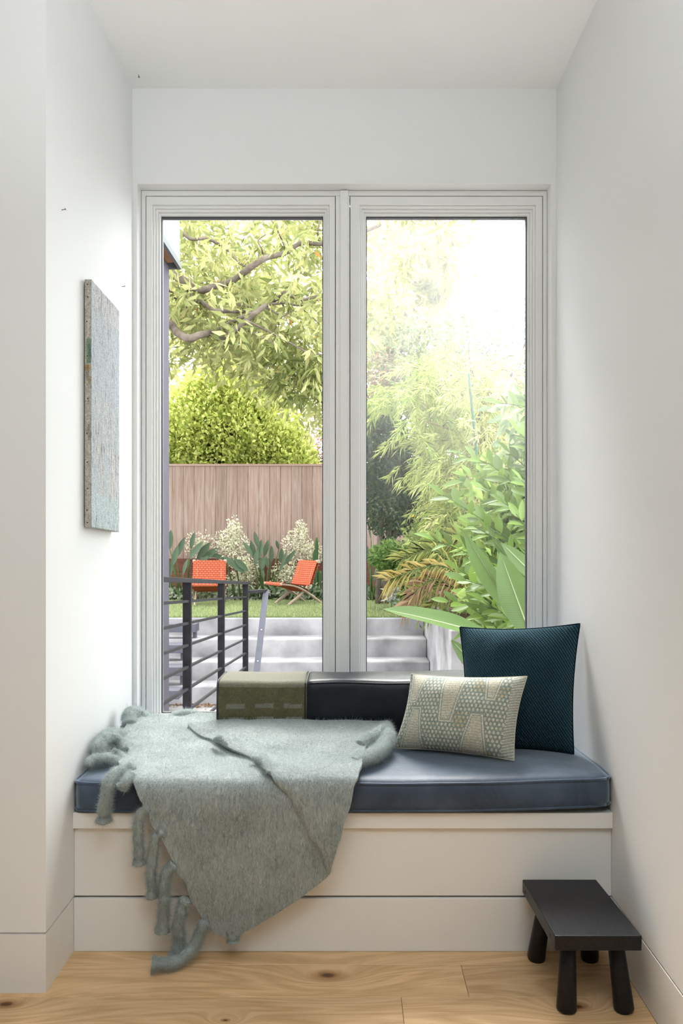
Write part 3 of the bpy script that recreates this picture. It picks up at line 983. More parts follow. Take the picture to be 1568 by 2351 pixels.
# stray fibres
Vf, Cnt = [], 0
for me_, dens in FUZZ_SRC:
    nv_ = len(me_.vertices)
    co = np.empty(nv_ * 3, np.float32); me_.vertices.foreach_get('co', co); co = co.reshape(-1, 3)
    nr = np.empty(nv_ * 3, np.float32); me_.vertices.foreach_get('normal', nr); nr = nr.reshape(-1, 3)
    quads = np.array([p.vertices[:4] for p in me_.polygons if len(p.vertices) == 4])
    A = co[quads[:, 0]]; B = co[quads[:, 1]]; C = co[quads[:, 2]]; D = co[quads[:, 3]]
    ar = np.linalg.norm(np.cross(B - A, D - A), axis=1)
    n = int(ar.sum() * 190000 * dens)
    k = RNG.choice(len(quads), n, p=ar / ar.sum())
    u, v = RNG.random((n, 1)), RNG.random((n, 1))
    p = (A[k] * (1 - u) + B[k] * u) * (1 - v) + (D[k] * (1 - u) + C[k] * u) * v
    nn = unit(np.cross(B - A, D - A))[k]
    toward = np.array([0, -0.75, 0.65])
    s_ = np.sign((nn * toward).sum(1, keepdims=True)); s_[s_ == 0] = 1
    if dens == 1.0: nn = nn * s_; p = p + nn * 0.0045
    L = 0.005 + 0.011 * RNG.random((n, 1)) ** 1.6
    t = unit(RNG.normal(size=(n, 3)) + np.array([0.35, 0, -0.5]))
    q = p + (nn * (0.35 + 0.55 * RNG.random((n, 1))) + t * 0.75) * L
    side = unit(np.cross(q - p, RNG.normal(size=(n, 3)))) * 0.00028
    Vf.append(np.stack([p - side, p + side, q], 1).reshape(-1, 3))
Vf = np.concatenate(Vf)
fz = link('wool_fuzz', npmesh('wool_fuzz', Vf, np.arange(len(Vf)).reshape(-1, 3)), M_FUZZ, bl)
fz['kind'] = 'stuff'
print('FUZZ', len(Vf) // 3)

# ---- painting on the side wall
pt_ = tag(empty('canvas_painting', (XL + 0.012, 2.43, 1.55)), 'tall narrow pale abstract canvas with tacked edges on the niche side wall', 'painting')
PY0, PY1, PX0, PX1 = 2.294, 2.57, XL + 0.004, XL + 0.0235
tilt = -0.045


def ptz(y, z): return z + (y - PY0) * tilt


ZT, ZBm = EYE + (CY - 641) * PY0 / F, EYE + (CY - 1211) * PY0 / F


def paintcol(co):
    y, z = (co.y - PY0) / (PY1 - PY0), (co.z - ZBm) / (ZT - ZBm)
    n1 = mnoise.noise(Vector((y * 5, z * 3.5, 1))); n2 = mnoise.noise(Vector((y * 22, z * 9, 3))); n3 = mnoise.noise(Vector((y * 40, z * 60, 5)))
    n4 = mnoise.noise(Vector((y * 30, z * 3, 8)))
    c = Vector((0.42, 0.45, 0.47))
    c = c.lerp(Vector((0.50, 0.49, 0.43)), max(0, min(1, 0.5 + n1 * 1.4)) * (0.3 if z > 0.35 else 0.9))
    c = c.lerp(Vector((0.36, 0.38, 0.46)), max(0, min(1, n2 * 1.6)))
    if z < 0.14: c = c.lerp(Vector((0.42, 0.50, 0.50)), 0.8)
    if z > 0.9: c = c.lerp(Vector((0.50, 0.49, 0.48)), 0.7)
    if abs(n4) < 0.045 and n1 > -0.15: c = c.lerp(Vector((0.17, 0.16, 0.17)), 0.7)
    if n3 > 0.42 and z > 0.72 and y < 0.6: c = c.lerp(Vector((0.15, 0.15, 0.16)), 0.75)
    if y < 0.035: c = c.lerp(Vector((0.44, 0.50, 0.52)), 0.7)
    return tuple(c * (1 + 0.12 * n3))


def edgecol(co):
    z = (co.z - ZBm) / (ZT - ZBm)
    n = mnoise.noise(Vector((co.x * 150, z * 25, 2)))
    n2 = mnoise.noise(Vector((co.x * 60, z * 12, 6)))
    c = Vector((0.42, 0.385, 0.33)) * (1 + 0.3 * n)
    if 0.66 < z < 0.76 and co.x > PX0 + 0.005: c = c.lerp(Vector((0.16, 0.24, 0.17)), min(1, max(0, 0.7 + n2)))
    if 0.635 < z < 0.655: c = c.lerp(Vector((0.42, 0.25, 0.09)), 0.7)
    if 0.58 < z < 0.61 and co.x > PX1 - 0.008: c = c.lerp(Vector((0.36, 0.22, 0.08)), 0.6)
    if n2 > 0.35: c = c * 0.7
    if co.x > PX1 - 0.0028: c = c * 0.55
    return tuple(c)


def gridbox(x0, x1, y0, y1, z0, z1, nx, ny, nz, fn):
    return rounded_box(x0, x1, y0, y1, z0, z1, 0.0012, nx, ny, nz, fn)


M_PAINT = woven('thick_oil_paint', 0.6, 260, 0.6, 0.0, 0.003)
me = gridbox(PX0, PX1 - 0.001, PY0, PY1, ZBm, ZT, 10, 14, 220, lambda p: p)
colored(me, edgecol)
for v in me.vertices: v.co.z = ptz(v.co.y, v.co.z)
link('canvas_edge', me, M_PAINT, pt_, True)
me = gridbox(PX1 - 0.002, PX1 + 0.0005, PY0 + 0.0004, PY1 - 0.0004, ZBm + 0.0004, ZT - 0.0004, 2, 110, 260, lambda p: p + Vector((0.0012 * mnoise.noise(Vector((p.y * 60, p.z * 45, 0))), 0, 0)))
colored(me, paintcol)
for v in me.vertices: v.co.z = ptz(v.co.y, v.co.z)
link('painted_face', me, M_PAINT, pt_, True)
M_TACK = simple('rusty_tack', (0.045, 0.03, 0.025), 0.5)
for k, ty in enumerate((653, 682, 738, 817, 915, 995, 1061, 1122, 1171, 1200)):
    z = EYE + (CY - ty) * PY0 / F
    mb = MB(); c0 = Vector((PX0 + 0.008 + 0.0015 * math.sin(k * 2.1), PY0 - 0.0008, z))
    mb.tube([c0 + Vector((0, 0.002, 0)), c0, c0 + Vector((0, -0.0008, 0))], [0.0021, 0.0021, 0.0012], 8)
    mb.build('tack', M_TACK, pt_, True)

# ---- nails left in the wall and ceiling
M_NAIL = simple('bare_steel_nail', (0.12, 0.11, 0.10), 0.35, 0.6)


def nail(base, tip, label, cat='nail'):
    base, tip = Vector(base), Vector(tip)
    d = (tip - base).normalized()
    t = tag(empty('wall_nail', base), label, cat)
    mb = MB(); mb.tube([base - d * 0.004, tip], 0.0011, 8); mb.build('shank', M_NAIL, t, True)
    mb = MB(); mb.tube([tip, tip + d * 0.0012], 0.0028, 10); mb.build('head', M_NAIL, t, True)


p = P(140, 482, 2.122); nail((XL, p.y, p.z), (XL + 0.010, p.y, p.z + 0.002), 'bare nail sticking out of the wall above the painting')
p = P(279, 658, 2.683); nail((XL, p.y, p.z), (XL + 0.009, p.y, p.z + 0.001), 'small nail in the wall between painting and window')
p = P(318, 172, 2.731); nail((p.x, p.y, ZC), (p.x + 0.002, p.y - .002, ZC - 0.008), 'tiny nail in the ceiling corner above the window', 'nail')

# ---- footstool
M_EBONY = simple('blackened_oak', (0.005, 0.0045, 0.006), 0.36, 0.25, c2=(0.013, 0.013, 0.016), vscale=14, stretch=(14, 1.2, 14), bump=0.35, bscale=60, bdist=0.0015, detail=8)
st = tag(empty('foot_stool', (0.58, 2.03, 0)), 'low black wooden footstool with four round splayed legs', 'stool')
zt, th = 0.212, 0.036
c = [(0.4735, 2.190), (0.6775, 2.190), (0.6905, 1.880), (0.4845, 1.880)]
mb = MB()
mb.add([(x, y, zt - th) for x, y in c] + [(x, y, zt) for x, y in c], [(0, 1, 2, 3), (7, 6, 5, 4), (0, 4, 5, 1), (1, 5, 6, 2), (2, 6, 7, 3), (3, 7, 4, 0)])
mb.build('stool_top', M_EBONY, st, bevel=0.003, seg=3)
for (bx, by), (tx, ty) in (((0.527, 1.938), (0.536, 1.955)), ((0.668, 1.938), (0.650, 1.955)), ((0.508, 2.176), (0.520, 2.125)), ((0.655, 2.176), (0.645, 2.125))):
    mb = MB()
    a, b = Vector((bx, by, 0.001)), Vector((tx, ty, zt - th + 0.004))
    pts = [a, a.lerp(b, .015), a.lerp(b, .04), a.lerp(b, .5), b]
    mb.tube(pts, [0.0205, 0.0235, 0.0245, 0.0215, 0.0185], 24)
    mb.build('leg', M_EBONY, st, True, bevel=0)
for t in (0.10, 0.86):
    y = 2.190 + (1.880 - 2.190) * t
    x = 0.4735 + (0.4845 - 0.4735) * t
    mb = MB(); mb.tube([(x + 0.002, y, zt - 0.02), (x - 0.0008, y, zt - 0.02)], 0.0042, 12)
    mb.build('dowel', simple('dowel_end', (0.004, 0.004, 0.004), 0.5), st)

# ================================================================== GARDEN
ZP = -0.845                    # patio level
LAWN = 0.077
D0, TR_, RS = 10.5, 0.378, 0.2305
M_CONC = simple('cast_concrete', (0.17, 0.163, 0.168), 0.85, 0.05, vscale=2.6, c2=(0.36, 0.35, 0.358), bump=0.4, bscale=30, bdist=0.004, detail=9)
M_PATIO = simple('pale_patio_paving', (0.22, 0.208, 0.20), 0.85, 0.05, vscale=3, c2=(0.30, 0.282, 0.275), bump=0.3, bscale=40)
M_SOIL = simple('dark_garden_soil', (0.05, 0.035, 0.025), 0.95, 0.1, var=0.4, vscale=20, bump=0.6, bscale=25, bdist=0.02)
M_TURFBASE = simple('turf_backing', (0.09, 0.12, 0.045), 0.95, 0.1, var=0.3, vscale=12)
M_STEEL = simple('dark_bronze_steel', (0.022, 0.021, 0.024), 0.5, 0.12, var=0.2, vscale=20, bump=0.1, bscale=60)
M_STEEL2 = simple('grey_galvanised_steel', (0.085, 0.085, 0.105), 0.5, 0.15, var=0.1, vscale=12)
M_SIDING = simple('pale_blue_grey_siding', (0.18, 0.195, 0.22), 0.7, 0.08)
M_STUCCO = simple('mauve_grey_stucco', (0.085, 0.08, 0.097), 0.85, 0.05, var=0.06, vscale=8)
M_SOFFIT = simple('brown_cedar_soffit', (0.38, 0.20, 0.105), 0.6, 0.3, var=0.2, vscale=6, stretch=(14, 1, 14))
M_DARKTRIM = simple('dark_grey_drip_edge', (0.07, 0.08, 0.085), 0.5)

tag(MB().box(-9, 9, 2.99, 11.0, ZP - 0.3, ZP).build('ground', M_PATIO), 'pale paved patio below the window', None, None, 'structure')
tag(MB().box(-14, 14, 10.565, 60, -0.6, -0.02).build('ground_beyond_fence', M_SOIL), 'dark soil of the garden and the plot beyond the fence', None, None, 'structure')

# concrete steps up to the lawn
steps = tag(empty('concrete_steps', (-1.2, 10, ZP)), 'wide weathered concrete steps climbing from the patio to the lawn', 'steps')
for k in range(4):
    MB().box(-4.2, 0.974, D0 - TR_ * k, D0 - TR_ * (k - 1) + (0.02 if k else -TR_ + 0.06), ZP + 0.001, LAWN - RS * k - (0.004 if k == 0 else 0)).build('step', M_CONC, steps, bevel=0.02, seg=3)
# fallen leaves where patio and step meet
n = 260
pos = np.c_[RNG.uniform(-3.2, -1.4, n), 9.30 + 0.05 * RNG.normal(size=n), np.full(n, ZP + 0.012) + 0.015 * RNG.random(n)]
fl = leaves('fallen_leaves', pos, RNG.normal(size=(n, 3)) * np.array([1, 1, 0.25]), 0.05, 0.022, tint(n, (0.22, 0.12, 0.06), (0.45, 0.27, 0.14)), leafmat('dry_leaf', None, 0.1), None)
tag(fl, 'dry brown leaves drifted against the lowest concrete step', 'leaves', None, 'stuff')

# planter wall to the right of the steps
pw = tag(empty('concrete_planter', (2.2, 9, ZP)), 'raised concrete planter wall beside the steps', 'planter')
MB().box(0.976, 5.5, 7.72, 7.92, ZP + .001, 0.24).build('front_wall', M_CONC, pw, bevel=0.012, seg=2)
MB().box(0.976, 1.17, 7.921, 13.2, ZP + .001, 0.239).build('side_wall', M_CONC, pw, bevel=0.012, seg=2)
MB().box(1.171, 5.5, 7.921, 13.2, ZP + .001, 0.17).build('soil', M_SOIL, pw)

# metal stair ends at the far left of the steps
ms = tag(empty('metal_stair', (-2.6, 9.6, ZP)), 'dark grey metal stair treads in front of the concrete steps', 'stairs')
for (xa, xb, ya, yb, d) in ((340, 449, 1433, 1452, 10.08), (340, 421, 1481, 1500, 9.70), (340, 420, 1532, 1552, 9.32), (340, 410, 1586, 1606, 8.95)):
    a, b = P(xa, ya, d), P(xb, yb, d)
    MB().box(a.x, b.x, d, d + 0.24, b.z, a.z).build('tread', M_STEEL2, ms, bevel=0.004)
for k, (d, xe) in enumerate(((10.08, 449), (9.70, 421), (9.32, 420))):
    zt_, zb_ = P(xe, (1452, 1500, 1552)[k], d).z, LAWN - RS * (k + 1)
    for xo in (0.04, 0.5):
        xx = P(xe, 1450, d).x - xo
        MB().box(xx - 0.02, xx + 0.02, d + 0.12, d + 0.2, zb_ + 0.001, zt_).build('bracket', M_STEEL2, ms)

# lawn
lw = tag(empty('lawn', (-1.5, 12, LAWN)), 'strip of short green artificial turf behind the steps', 'lawn', None, 'stuff')
MB().box(-5.5, 0.974, D0 + 0.062, 13.148, -0.019, LAWN).build('turf_base', M_TURFBASE, lw)
n = 60000
pos = np.c_[RNG.uniform(-4.0, 0.97, n), RNG.uniform(D0 + 0.05, 13.1, n), np.full(n, LAWN - 0.002)]
leaves('grass', pos, unit(RNG.normal(size=(n, 3)) * 0.45 + np.array([0, 0, 1])), 0.035 + 0.02 * RNG.random(n), 0.008, tint(n, (0.26, 0.33, 0.14), (0.54, 0.60, 0.30)), leafmat('turf_blade', None, 0.3), lw)

# fence: separate boards between a cap and the raised bed
fence = tag(empty('wooden_fence', (0, 14, 0)), 'tall weathered cedar board fence behind the chairs', 'fence')


def cedar():
    m, nt, b = mat('weathered_cedar')
    tc = N(nt, 'ShaderNodeTexCoord'); oi = N(nt, 'ShaderNodeObjectInfo')
    g = N(nt, 'ShaderNodeNewGeometry')
    off = N(nt, 'ShaderNodeVectorMath', operation='SCALE'); nt.links.new(g.outputs['Position'], off.inputs[0]); off.inputs['Scale'].default_value = 1.0
    mp = N(nt, 'ShaderNodeMapping'); nt.links.new(off.outputs[0], mp.inputs[0]); mp.inputs['Scale'].default_value = (9, 9, 0.55)
    n1 = N(nt, 'ShaderNodeTexNoise'); n1.inputs['Scale'].default_value = 3.2; n1.inputs['Detail'].default_value = 7; n1.inputs['Distortion'].default_value = 0.7; nt.links.new(mp.outputs[0], n1.inputs[0])
    rp = N(nt, 'ShaderNodeValToRGB'); nt.links.new(n1.outputs[0], rp.inputs[0])
    rp.color_ramp.elements[0].position = 0.3; rp.color_ramp.elements[0].color = (0.225, 0.148, 0.115, 1)
    rp.color_ramp.elements[1].position = 0.72; rp.color_ramp.elements[1].color = (0.335, 0.262, 0.23, 1)
    v = N(nt, 'ShaderNodeTexVoronoi'); v.inputs['Scale'].default_value = 1.9
    mp2 = N(nt, 'ShaderNodeMapping'); nt.links.new(g.outputs['Position'], mp2.inputs[0]); mp2.inputs['Scale'].default_value = (2.0, 1.0, 1.0); nt.links.new(mp2.outputs[0], v.inputs[0])
    kr = N(nt, 'ShaderNodeValToRGB'); nt.links.new(v.outputs['Distance'], kr.inputs[0])
    kr.color_ramp.elements[0].position = 0.02; kr.color_ramp.elements[0].color = (0.35, 0.25, 0.22, 1)
    kr.color_ramp.elements[1].position = 0.075; kr.color_ramp.elements[1].color = (1, 1, 1, 1)
    mx = N(nt, 'ShaderNodeMix', data_type='RGBA', blend_type='MULTIPLY'); mx.inputs[0].default_value = 1
    nt.links.new(rp.outputs[0], mx.inputs[6]); nt.links.new(kr.outputs[0], mx.inputs[7])
    hv = N(nt, 'ShaderNodeHueSaturation'); tone = N(nt, 'ShaderNodeMapRange'); nt.links.new(oi.outputs['Random'], tone.inputs[0]); tone.inputs[3].default_value = 0.84; tone.inputs[4].default_value = 1.12
    nt.links.new(tone.outputs[0], hv.inputs['Value']); nt.links.new(mx.outputs[2], hv.inputs['Color']); nt.links.new(hv.outputs[0], b.inputs['Base Color'])
    b.inputs['Roughness'].default_value = 0.85; b.inputs['Specular IOR Level'].default_value = 0.05
    return m


M_CEDAR = cedar()
M_RUST = simple('red_brown_stained_board', (0.14, 0.058, 0.042), 0.8, 0.05, var=0.25, vscale=5, stretch=(1, 1, 12))
BW = 24.75 * 14 / F
FT = EYE + (CY - 1070) * 14 / F
x = (389 - CX) * 14 / F - BW * 11.7
bme = MB().box(-BW / 2 + 0.0025, BW / 2 - 0.0025, -0.012, 0.012, 0, FT - 0.0).mesh('fence_board')
bme.materials.append(M_CEDAR)
k = 0
while x < 5.0:
    o = link('board', bme, None, fence)
    o.location = (x + BW / 2, 14.0 + 0.004 * random.uniform(-1, 1), 0.0)
    o.matrix_parent_inverse = fence.matrix_basis.inverted()
    x += BW; k += 1
MB().box(-5.6, 5.0, 13.965, 14.06, FT, FT + 0.035).build('cap_rail', simple('fence_cap_wood', (0.30, 0.20, 0.155), 0.8), fence)
MB().box(-5.6, 5.0, 14.066, 14.075, 0.0, FT).build('light_block_sheet', simple('dark_blocking_sheet', (0.03, 0.025, 0.02), 0.9), fence)  # added sheet keeping light out of the board gaps
for z in (0.35, 1.2, 2.1):
    MB().box(-5.6, 5.0, 14.016, 14.06, z, z + 0.09).build('back_rail', M_CEDAR, fence)
rw = tag(empty('garden_edging', (0, 13.7, 0)), 'low red-brown board wall along the planting bed', 'garden edging')
for z0, z1 in ((0.0, 0.285), (0.295, 0.53), (0.54, 0.765)):
    MB().box(-5.6, 0.9, 13.70, 13.745, z0, z1).build('board', M_RUST, rw)
MB().box(-5.6, 0.95, 13.15, 13.70, -0.05, LAWN + 0.02).build('bed_soil', M_SOIL, rw)

# neighbouring house wing on the left
wing = tag(empty('house_wing', (-1.6, 4.5, ZP)), 'house wing with pale siding above a brown soffit at the left', 'building')
WX = (413 - CX) * 6.0 / F
WZ = EYE + (CY - 618) * 6.0 / F
MB().box(-4.0, (388 - CX) * 6.0 / F, 2.99, 6.0, ZP + .001, WZ + 0.02).build('lower_wall', M_STUCCO, wing)
MB().box(-4.0, WX - 0.012, 2.99, 6.0, WZ + 0.045, WZ + 0.06).build('soffit', M_SOFFIT, wing)
MB().box(-4.0, WX - 0.004, 2.99, 5.996, WZ + 0.061, 9.0).build('wall_core', M_DARKTRIM, wing)
mb = MB(); mb.box(WX - 0.014, WX + 0.010, 2.99, 6.01, WZ + 0.0, WZ + 0.045); mb.box(-4.0, WX - .014, 5.99, 6.01, WZ, WZ + 0.045); mb.build('drip_edge', M_DARKTRIM, wing)
zz = WZ + 0.05
hgt = 0.0
for k in range(6):
    z1 = zz + (0.515 if k == 0 else 0.6)
    MB().box(-4.0, WX, 2.99, 6.0, zz + 0.004, z1 - 0.004).build('siding_panel', M_SIDING, wing, bevel=0.002, seg=1)
    zz = z1

# railing
rail = tag(empty('steel_railing', (-0.885, 5, 0)), 'dark steel railing with thin horizontal bars outside the window', 'railing')
RXX = -0.885


def rz(d): return 0.962 + (d - 3.8) * (0.782 - 0.962) / 2.75   # top of the sloping rail


d_a, d_b = 3.05, 6.76
MB().bar((RXX, d_a, rz(d_a) - 0.012), (RXX, d_b, rz(d_b) - 0.012), 0.052, 0.024).build('top_rail', M_STEEL, rail, bevel=0.002)
for d in (3.12, 4.30, 5.43, 6.68):
    MB().box(RXX - 0.023, RXX + 0.023, d - 0.012, d + 0.012, ZP + 0.001, rz(d) - 0.022).build('post', M_STEEL, rail, bevel=0.002)
for k in range(8):
    dz = 0.118 * (k + 1) + 0.005
    MB().bar((RXX + 0.004, d_a, rz(d_a) - dz), (RXX + 0.004, d_b - 0.06, rz(d_b) - dz), 0.014, 0.014).build('bar', M_STEEL, rail)
# handrail of the garden stair, joined to the railing by a short arm
hr = tag(empty('stair_handrail', (-0.8, 6.7, 0)), 'sloping flat grey steel handrail joined to the dark railing end', 'handrail')
a, b = P(611, 1354, 6.86), P(572, 1690, 6.0)
MB().bar(a, b, 0.05, 0.014, (0, -1, 0)).build('flat_bar', M_STEEL2, hr, bevel=0.002)
q = P(568, 1359, 6.70)
MB().bar((RXX + 0.02, 6.70, q.z), (P(614, 1358, 6.86).x, 6.87, q.z), 0.03, 0.024).build('arm', M_STEEL, hr)
for (px, py, t) in ((597, 1455, .30), (583.5, 1525, .52)):
    c0 = a.lerp(b, t)
    mb = MB(); mb.tube([c0 + Vector((0, -0.006, 0)), c0 + Vector((0, -0.011, 0))], 0.006, 10); mb.build('bolt', simple('bright_bolt', (0.75, 0.75, 0.75), 0.4), hr)
MB().box(b.x - .02, b.x + .02, 5.99, 6.01, ZP + .001, b.z).build('post', M_STEEL2, hr)

# ---- orange cord chairs
M_CORD = None


def cordmat():
    m, nt, b = mat('coral_paper_cord')
    tc = N(nt, 'ShaderNodeTexCoord')
    br = N(nt, 'ShaderNodeTexBrick'); nt.links.new(tc.outputs['UV'], br.inputs[0])
    br.inputs['Scale'].default_value = 1.0; br.inputs['Brick Width'].default_value = 0.055; br.inputs['Row Height'].default_value = 0.034; br.inputs['Mortar Size'].default_value = 0.006; br.inputs['Mortar Smooth'].default_value = 0.5
    br.inputs['Color1'].default_value = (0.46, 0.12, 0.068, 1); br.inputs['Color2'].default_value = (0.45, 0.105, 0.055, 1); br.inputs['Mortar'].default_value = (0.24, 0.05, 0.026, 1)
    nt.links.new(br.outputs['Color'], b.inputs['Base Color'])
    b.inputs['Roughness'].default_value = 0.8; b.inputs['Specular IOR Level'].default_value = 0.05
    bp = N(nt, 'ShaderNodeBump'); bp.inputs['Strength'].default_value = 0.8; bp.inputs['Distance'].default_value = 0.008; bp.invert = True
    nt.links.new(br.outputs['Fac'], bp.inputs['Height']); nt.links.new(bp.outputs[0], b.inputs['Normal'])
    return m


M_CORD = cordmat()
M_ASH = simple('pale_ash_wood', (0.32, 0.25, 0.185), 0.65, 0.1, var=0.12, vscale=8, stretch=(1, 1, 8))


def cord_panel(pts, half, thick):
    """cord wrapped around two rails: closed loop section swept over the width, with UVs"""
    ps = spline(pts, 14)
    vs, fs, uvs = [], [], []
    nW = 10
    loop = []
    for k, p in enumerate(ps):
        t = np.array(ps[min(k + 1, 13)]) - np.array(ps[max(k - 1, 0)])
        t /= np.linalg.norm(t)
        loop.append((p, np.array([-t[1], t[0]])))
    section = [(p + n_ * thick / 2) for p, n_ in loop] + [(p - n_ * thick / 2) for p, n_ in reversed(loop)]
    S = len(section)
    ln = [0.0]
    for k in range(S): ln.append(ln[-1] + float(np.linalg.norm(section[(k + 1) % S] - section[k])))
    for k in range(S + 1):
        f_, z_ = section[k % S]
        for j in range(nW + 1):
            x_ = -half + 2 * half * j / nW
            vs.append((x_, -f_, z_)); uvs.append((x_ + half, ln[k]))
    for k in range(S):
        for j in range(nW):
            a_ = k * (nW + 1) + j
            fs.append((a_, a_ + 1, a_ + nW + 2, a_ + nW + 1))
    me_ = bpy.data.meshes.new('cord_panel')
    me_.from_pydata(vs, [], fs)
    uv = me_.uv_layers.new(name='UVMap')
    li = np.empty(len(me_.loops), np.int32); me_.loops.foreach_get('vertex_index', li)
    uv.data.foreach_set('uv', np.array(uvs, np.float32)[li].ravel())
    me_.materials.append(M_CORD)
    return me_


CHW = 0.262
seat_prof = [(0.40, 0.345), (0.25, 0.330), (0.08, 0.285), (-0.07, 0.225)]
back_prof = [(-0.275, 0.685), (-0.225, 0.56), (-0.165, 0.41), (-0.12, 0.30)]
seat_rail = [(0.41, 0.345), (0.20, 0.318), (0.02, 0.255), (-0.16, 0.150), (-0.30, 0.055), (-0.36, 0.008)]
back_rail = [(-0.28, 0.69), (-0.19, 0.47), (-0.11, 0.28), (0.02, 0.165), (0.16, 0.075), (0.25, 0.008)]


def rail_mesh(prof, x_, name):
    mb = MB()
    ps = spline(prof, 14)
    mb.tube([(x_, -p[0], p[1]) for p in ps], 0.025, 8, 0, 0.8)
    return mb.build(name, M_ASH, None, True)


def make_chair(loc, rot, label):
    t = tag(empty('lounge_chair', (0, 0, 0)), label, 'chair', 'coral cord chairs on the lawn')
    parts = []
    parts.append(link('seat', cord_panel(seat_prof, CHW, 0.045), None, None, True))
    parts.append(link('backrest', cord_panel(back_prof, CHW - 0.005, 0.045), None, None, True))
    for s_ in (-1, 1):
        parts.append(rail_mesh(seat_rail, s_ * (CHW - 0.03), 'rear_leg'))
        parts.append(rail_mesh(back_rail, s_ * (CHW - 0.075), 'front_leg'))
        c = Vector((s_ * (CHW - 0.018), 0.277, 0.672))
        mb = MB(); mb.box(c.x - .022, c.x + .022, c.y - .028, c.y + .028, c.z - .02, c.z + .03); parts.append(mb.build('corner_cap', simple('cream_wood_cap', (0.36, 0.33, 0.27), 0.7, 0.1), None, False, bevel=0.006))
        mb = MB(); mb.tube([(s_ * (CHW + .005), -0.0 + 0.13, 0.305), (s_ * (CHW - .06), 0.13, 0.305)], 0.02, 10); parts.append(mb.build('hinge_cap', simple('cream_wood_cap', (0.36, 0.33, 0.27), 0.7, 0.1), None))
    for o in parts:
        o.parent = t
    t.location = loc
    t.rotation_euler = (0, 0, rot)
    return t


p = P(478, 1390, 12.33)
make_chair((p.x, 12.35, LAWN + 0.002), math.radians(6), 'coral woven cord lounge chair facing the window behind the dark railing')
p = P(668, 1390, 12.33)
make_chair((p.x + 0.05, 12.45, LAWN + 0.002), math.radians(-52), 'coral woven cord lounge chair turned sideways showing its crossed legs')

# ================================================================== PLANTS
M_LEAF = leafmat('green_leaf', None, 0.45)
M_LEAFDULL = leafmat('dull_leaf', None, 0.3, 0.5, 0.005)
M_BARK = simple('grey_brown_bark', (0.095, 0.076, 0.06), 0.9, 0.03, vscale=7, c2=(0.18, 0.15, 0.125), bump=0.8, bscale=22, bdist=0.02, detail=8)
M_TWIG = simple('thin_brown_twig', (0.20, 0.14, 0.09), 0.9, 0.1, var=0.2)
M_STEM = simple('green_stem', (0.065, 0.10, 0.035), 0.7, 0.08, var=0.2)


def cpx(x_, y_):                # crop of the left pane -> photograph
    return 340 + x_ / 3.5636, 460 + y_ / 3.5636


# ---- the big spreading tree
DT = 11.2
tree = tag(empty('spreading_tree', (-3.6, 11.6, LAWN)), 'large spreading tree with bare grey limbs reaching across the clear pane', 'tree')
limbs = [
    ([(-330, 900), (-120, 700), (60, 610), (170, 600), (300, 660), (430, 735), (560, 700), (700, 650), (850, 540), (970, 470), (1120, 430), (1250, 350), (1430, 355), (1650, 300), (1900, 200)], 44, 16, 0.0),
    ([(270, 640), (290, 690), (340, 770), (450, 840), (550, 900), (680, 905), (800, 905), (960, 870), (1060, 800), (1130, 755), (1240, 815), (1430, 780), (1640, 820)], 24, 12, 0.15),
    ([(-330, 1500), (-150, 1150), (40, 970), (175, 1010), (250, 1090), (340, 1130), (430, 1100), (540, 1080), (620, 1120), (740, 1040), (880, 920), (960, 860)], 42, 20, -0.2),
    ([(520, 1085), (600, 1050), (700, 985), (800, 940), (860, 915)], 26, 14, -0.12),
    ([(-200, 250), (60, 200), (265, 260), (350, 315), (480, 315), (600, 370), (680, 430), (720, 490), (800, 545)], 20, 10, 0.4),
    ([(-60, 650), (175, 740), (280, 790), (440, 850)], 11, 8, 0.3),
    ([(0, 720), (175, 780), (300, 850), (330, 930), (400, 1000)], 11, 6, 0.3),
    ([(1000, 850), (1130, 840), (1230, 860), (1350, 830), (1430, 820), (1600, 850)], 12, 7, 0.1),
    ([(800, 985), (900, 1030), (1000, 1080), (1150, 1160), (1300, 1240), (1400, 1260), (1600, 1330)], 11, 6, -0.3),
    ([(970, 880), (1060, 930), (1100, 950), (1250, 890), (1400, 1010)], 10, 5, 0.2),
    ([(810, 985), (810, 1060), (930, 1110), (1060, 1200)], 8, 5, -0.2),
    ([(560, 860), (650, 845), (770, 860), (860, 880)], 9, 6, 0.25),
    ([(940, 470), (930, 400), (900, 330), (960, 280)], 9, 5, 0.1),
    ([(1140, 430), (1060, 250), (1000, 150)], 9, 5, 0.2),
    ([(1400, 350), (1390, 250), (1420, 120)], 9, 6, 0.1),
    ([(560, 720), (650, 770), (720, 820), (760, 855)], 6, 4, 0.1),
]
trunk = MB(); trunk.tube([(-3.75, 11.6, LAWN - 0.1), (-3.7, 11.55, 1.2), (-3.62, 11.4, 2.4), (-3.45, 11.3, 3.3), (-3.3, 11.2, 4.2), (-3.1, 11.2, 5.0), (-2.9, 11.2, 5.6), (-2.7, 11.3, 6.6)], [0.30, 0.26, 0.24, 0.22, 0.2, 0.17, 0.12, 0.06], 14, 0.15)
trunk.build('trunk', M_BARK, tree, True)
LIMBPTS = []
for pts, r0, r1, dd in limbs:
    m_ = len(pts)
    ps = []
    for k, (a_, b_) in enumerate(pts):
        ps.append(tuple(P(*cpx(a_, b_), DT + dd + 0.25 * math.sin(k * 1.3 + r0))))
    n_ = m_ * 5
    sp = spline(ps, n_)
    rr = np.linspace(r0, r1, n_) / 3.5636 * DT / F * 0.92
    mb = MB(); mb.tube(sp, list(rr), 10, 0.22)
    mb.build('limb', M_BARK, tree, True)
    LIMBPTS += [np.array(s_) for s_ in sp]


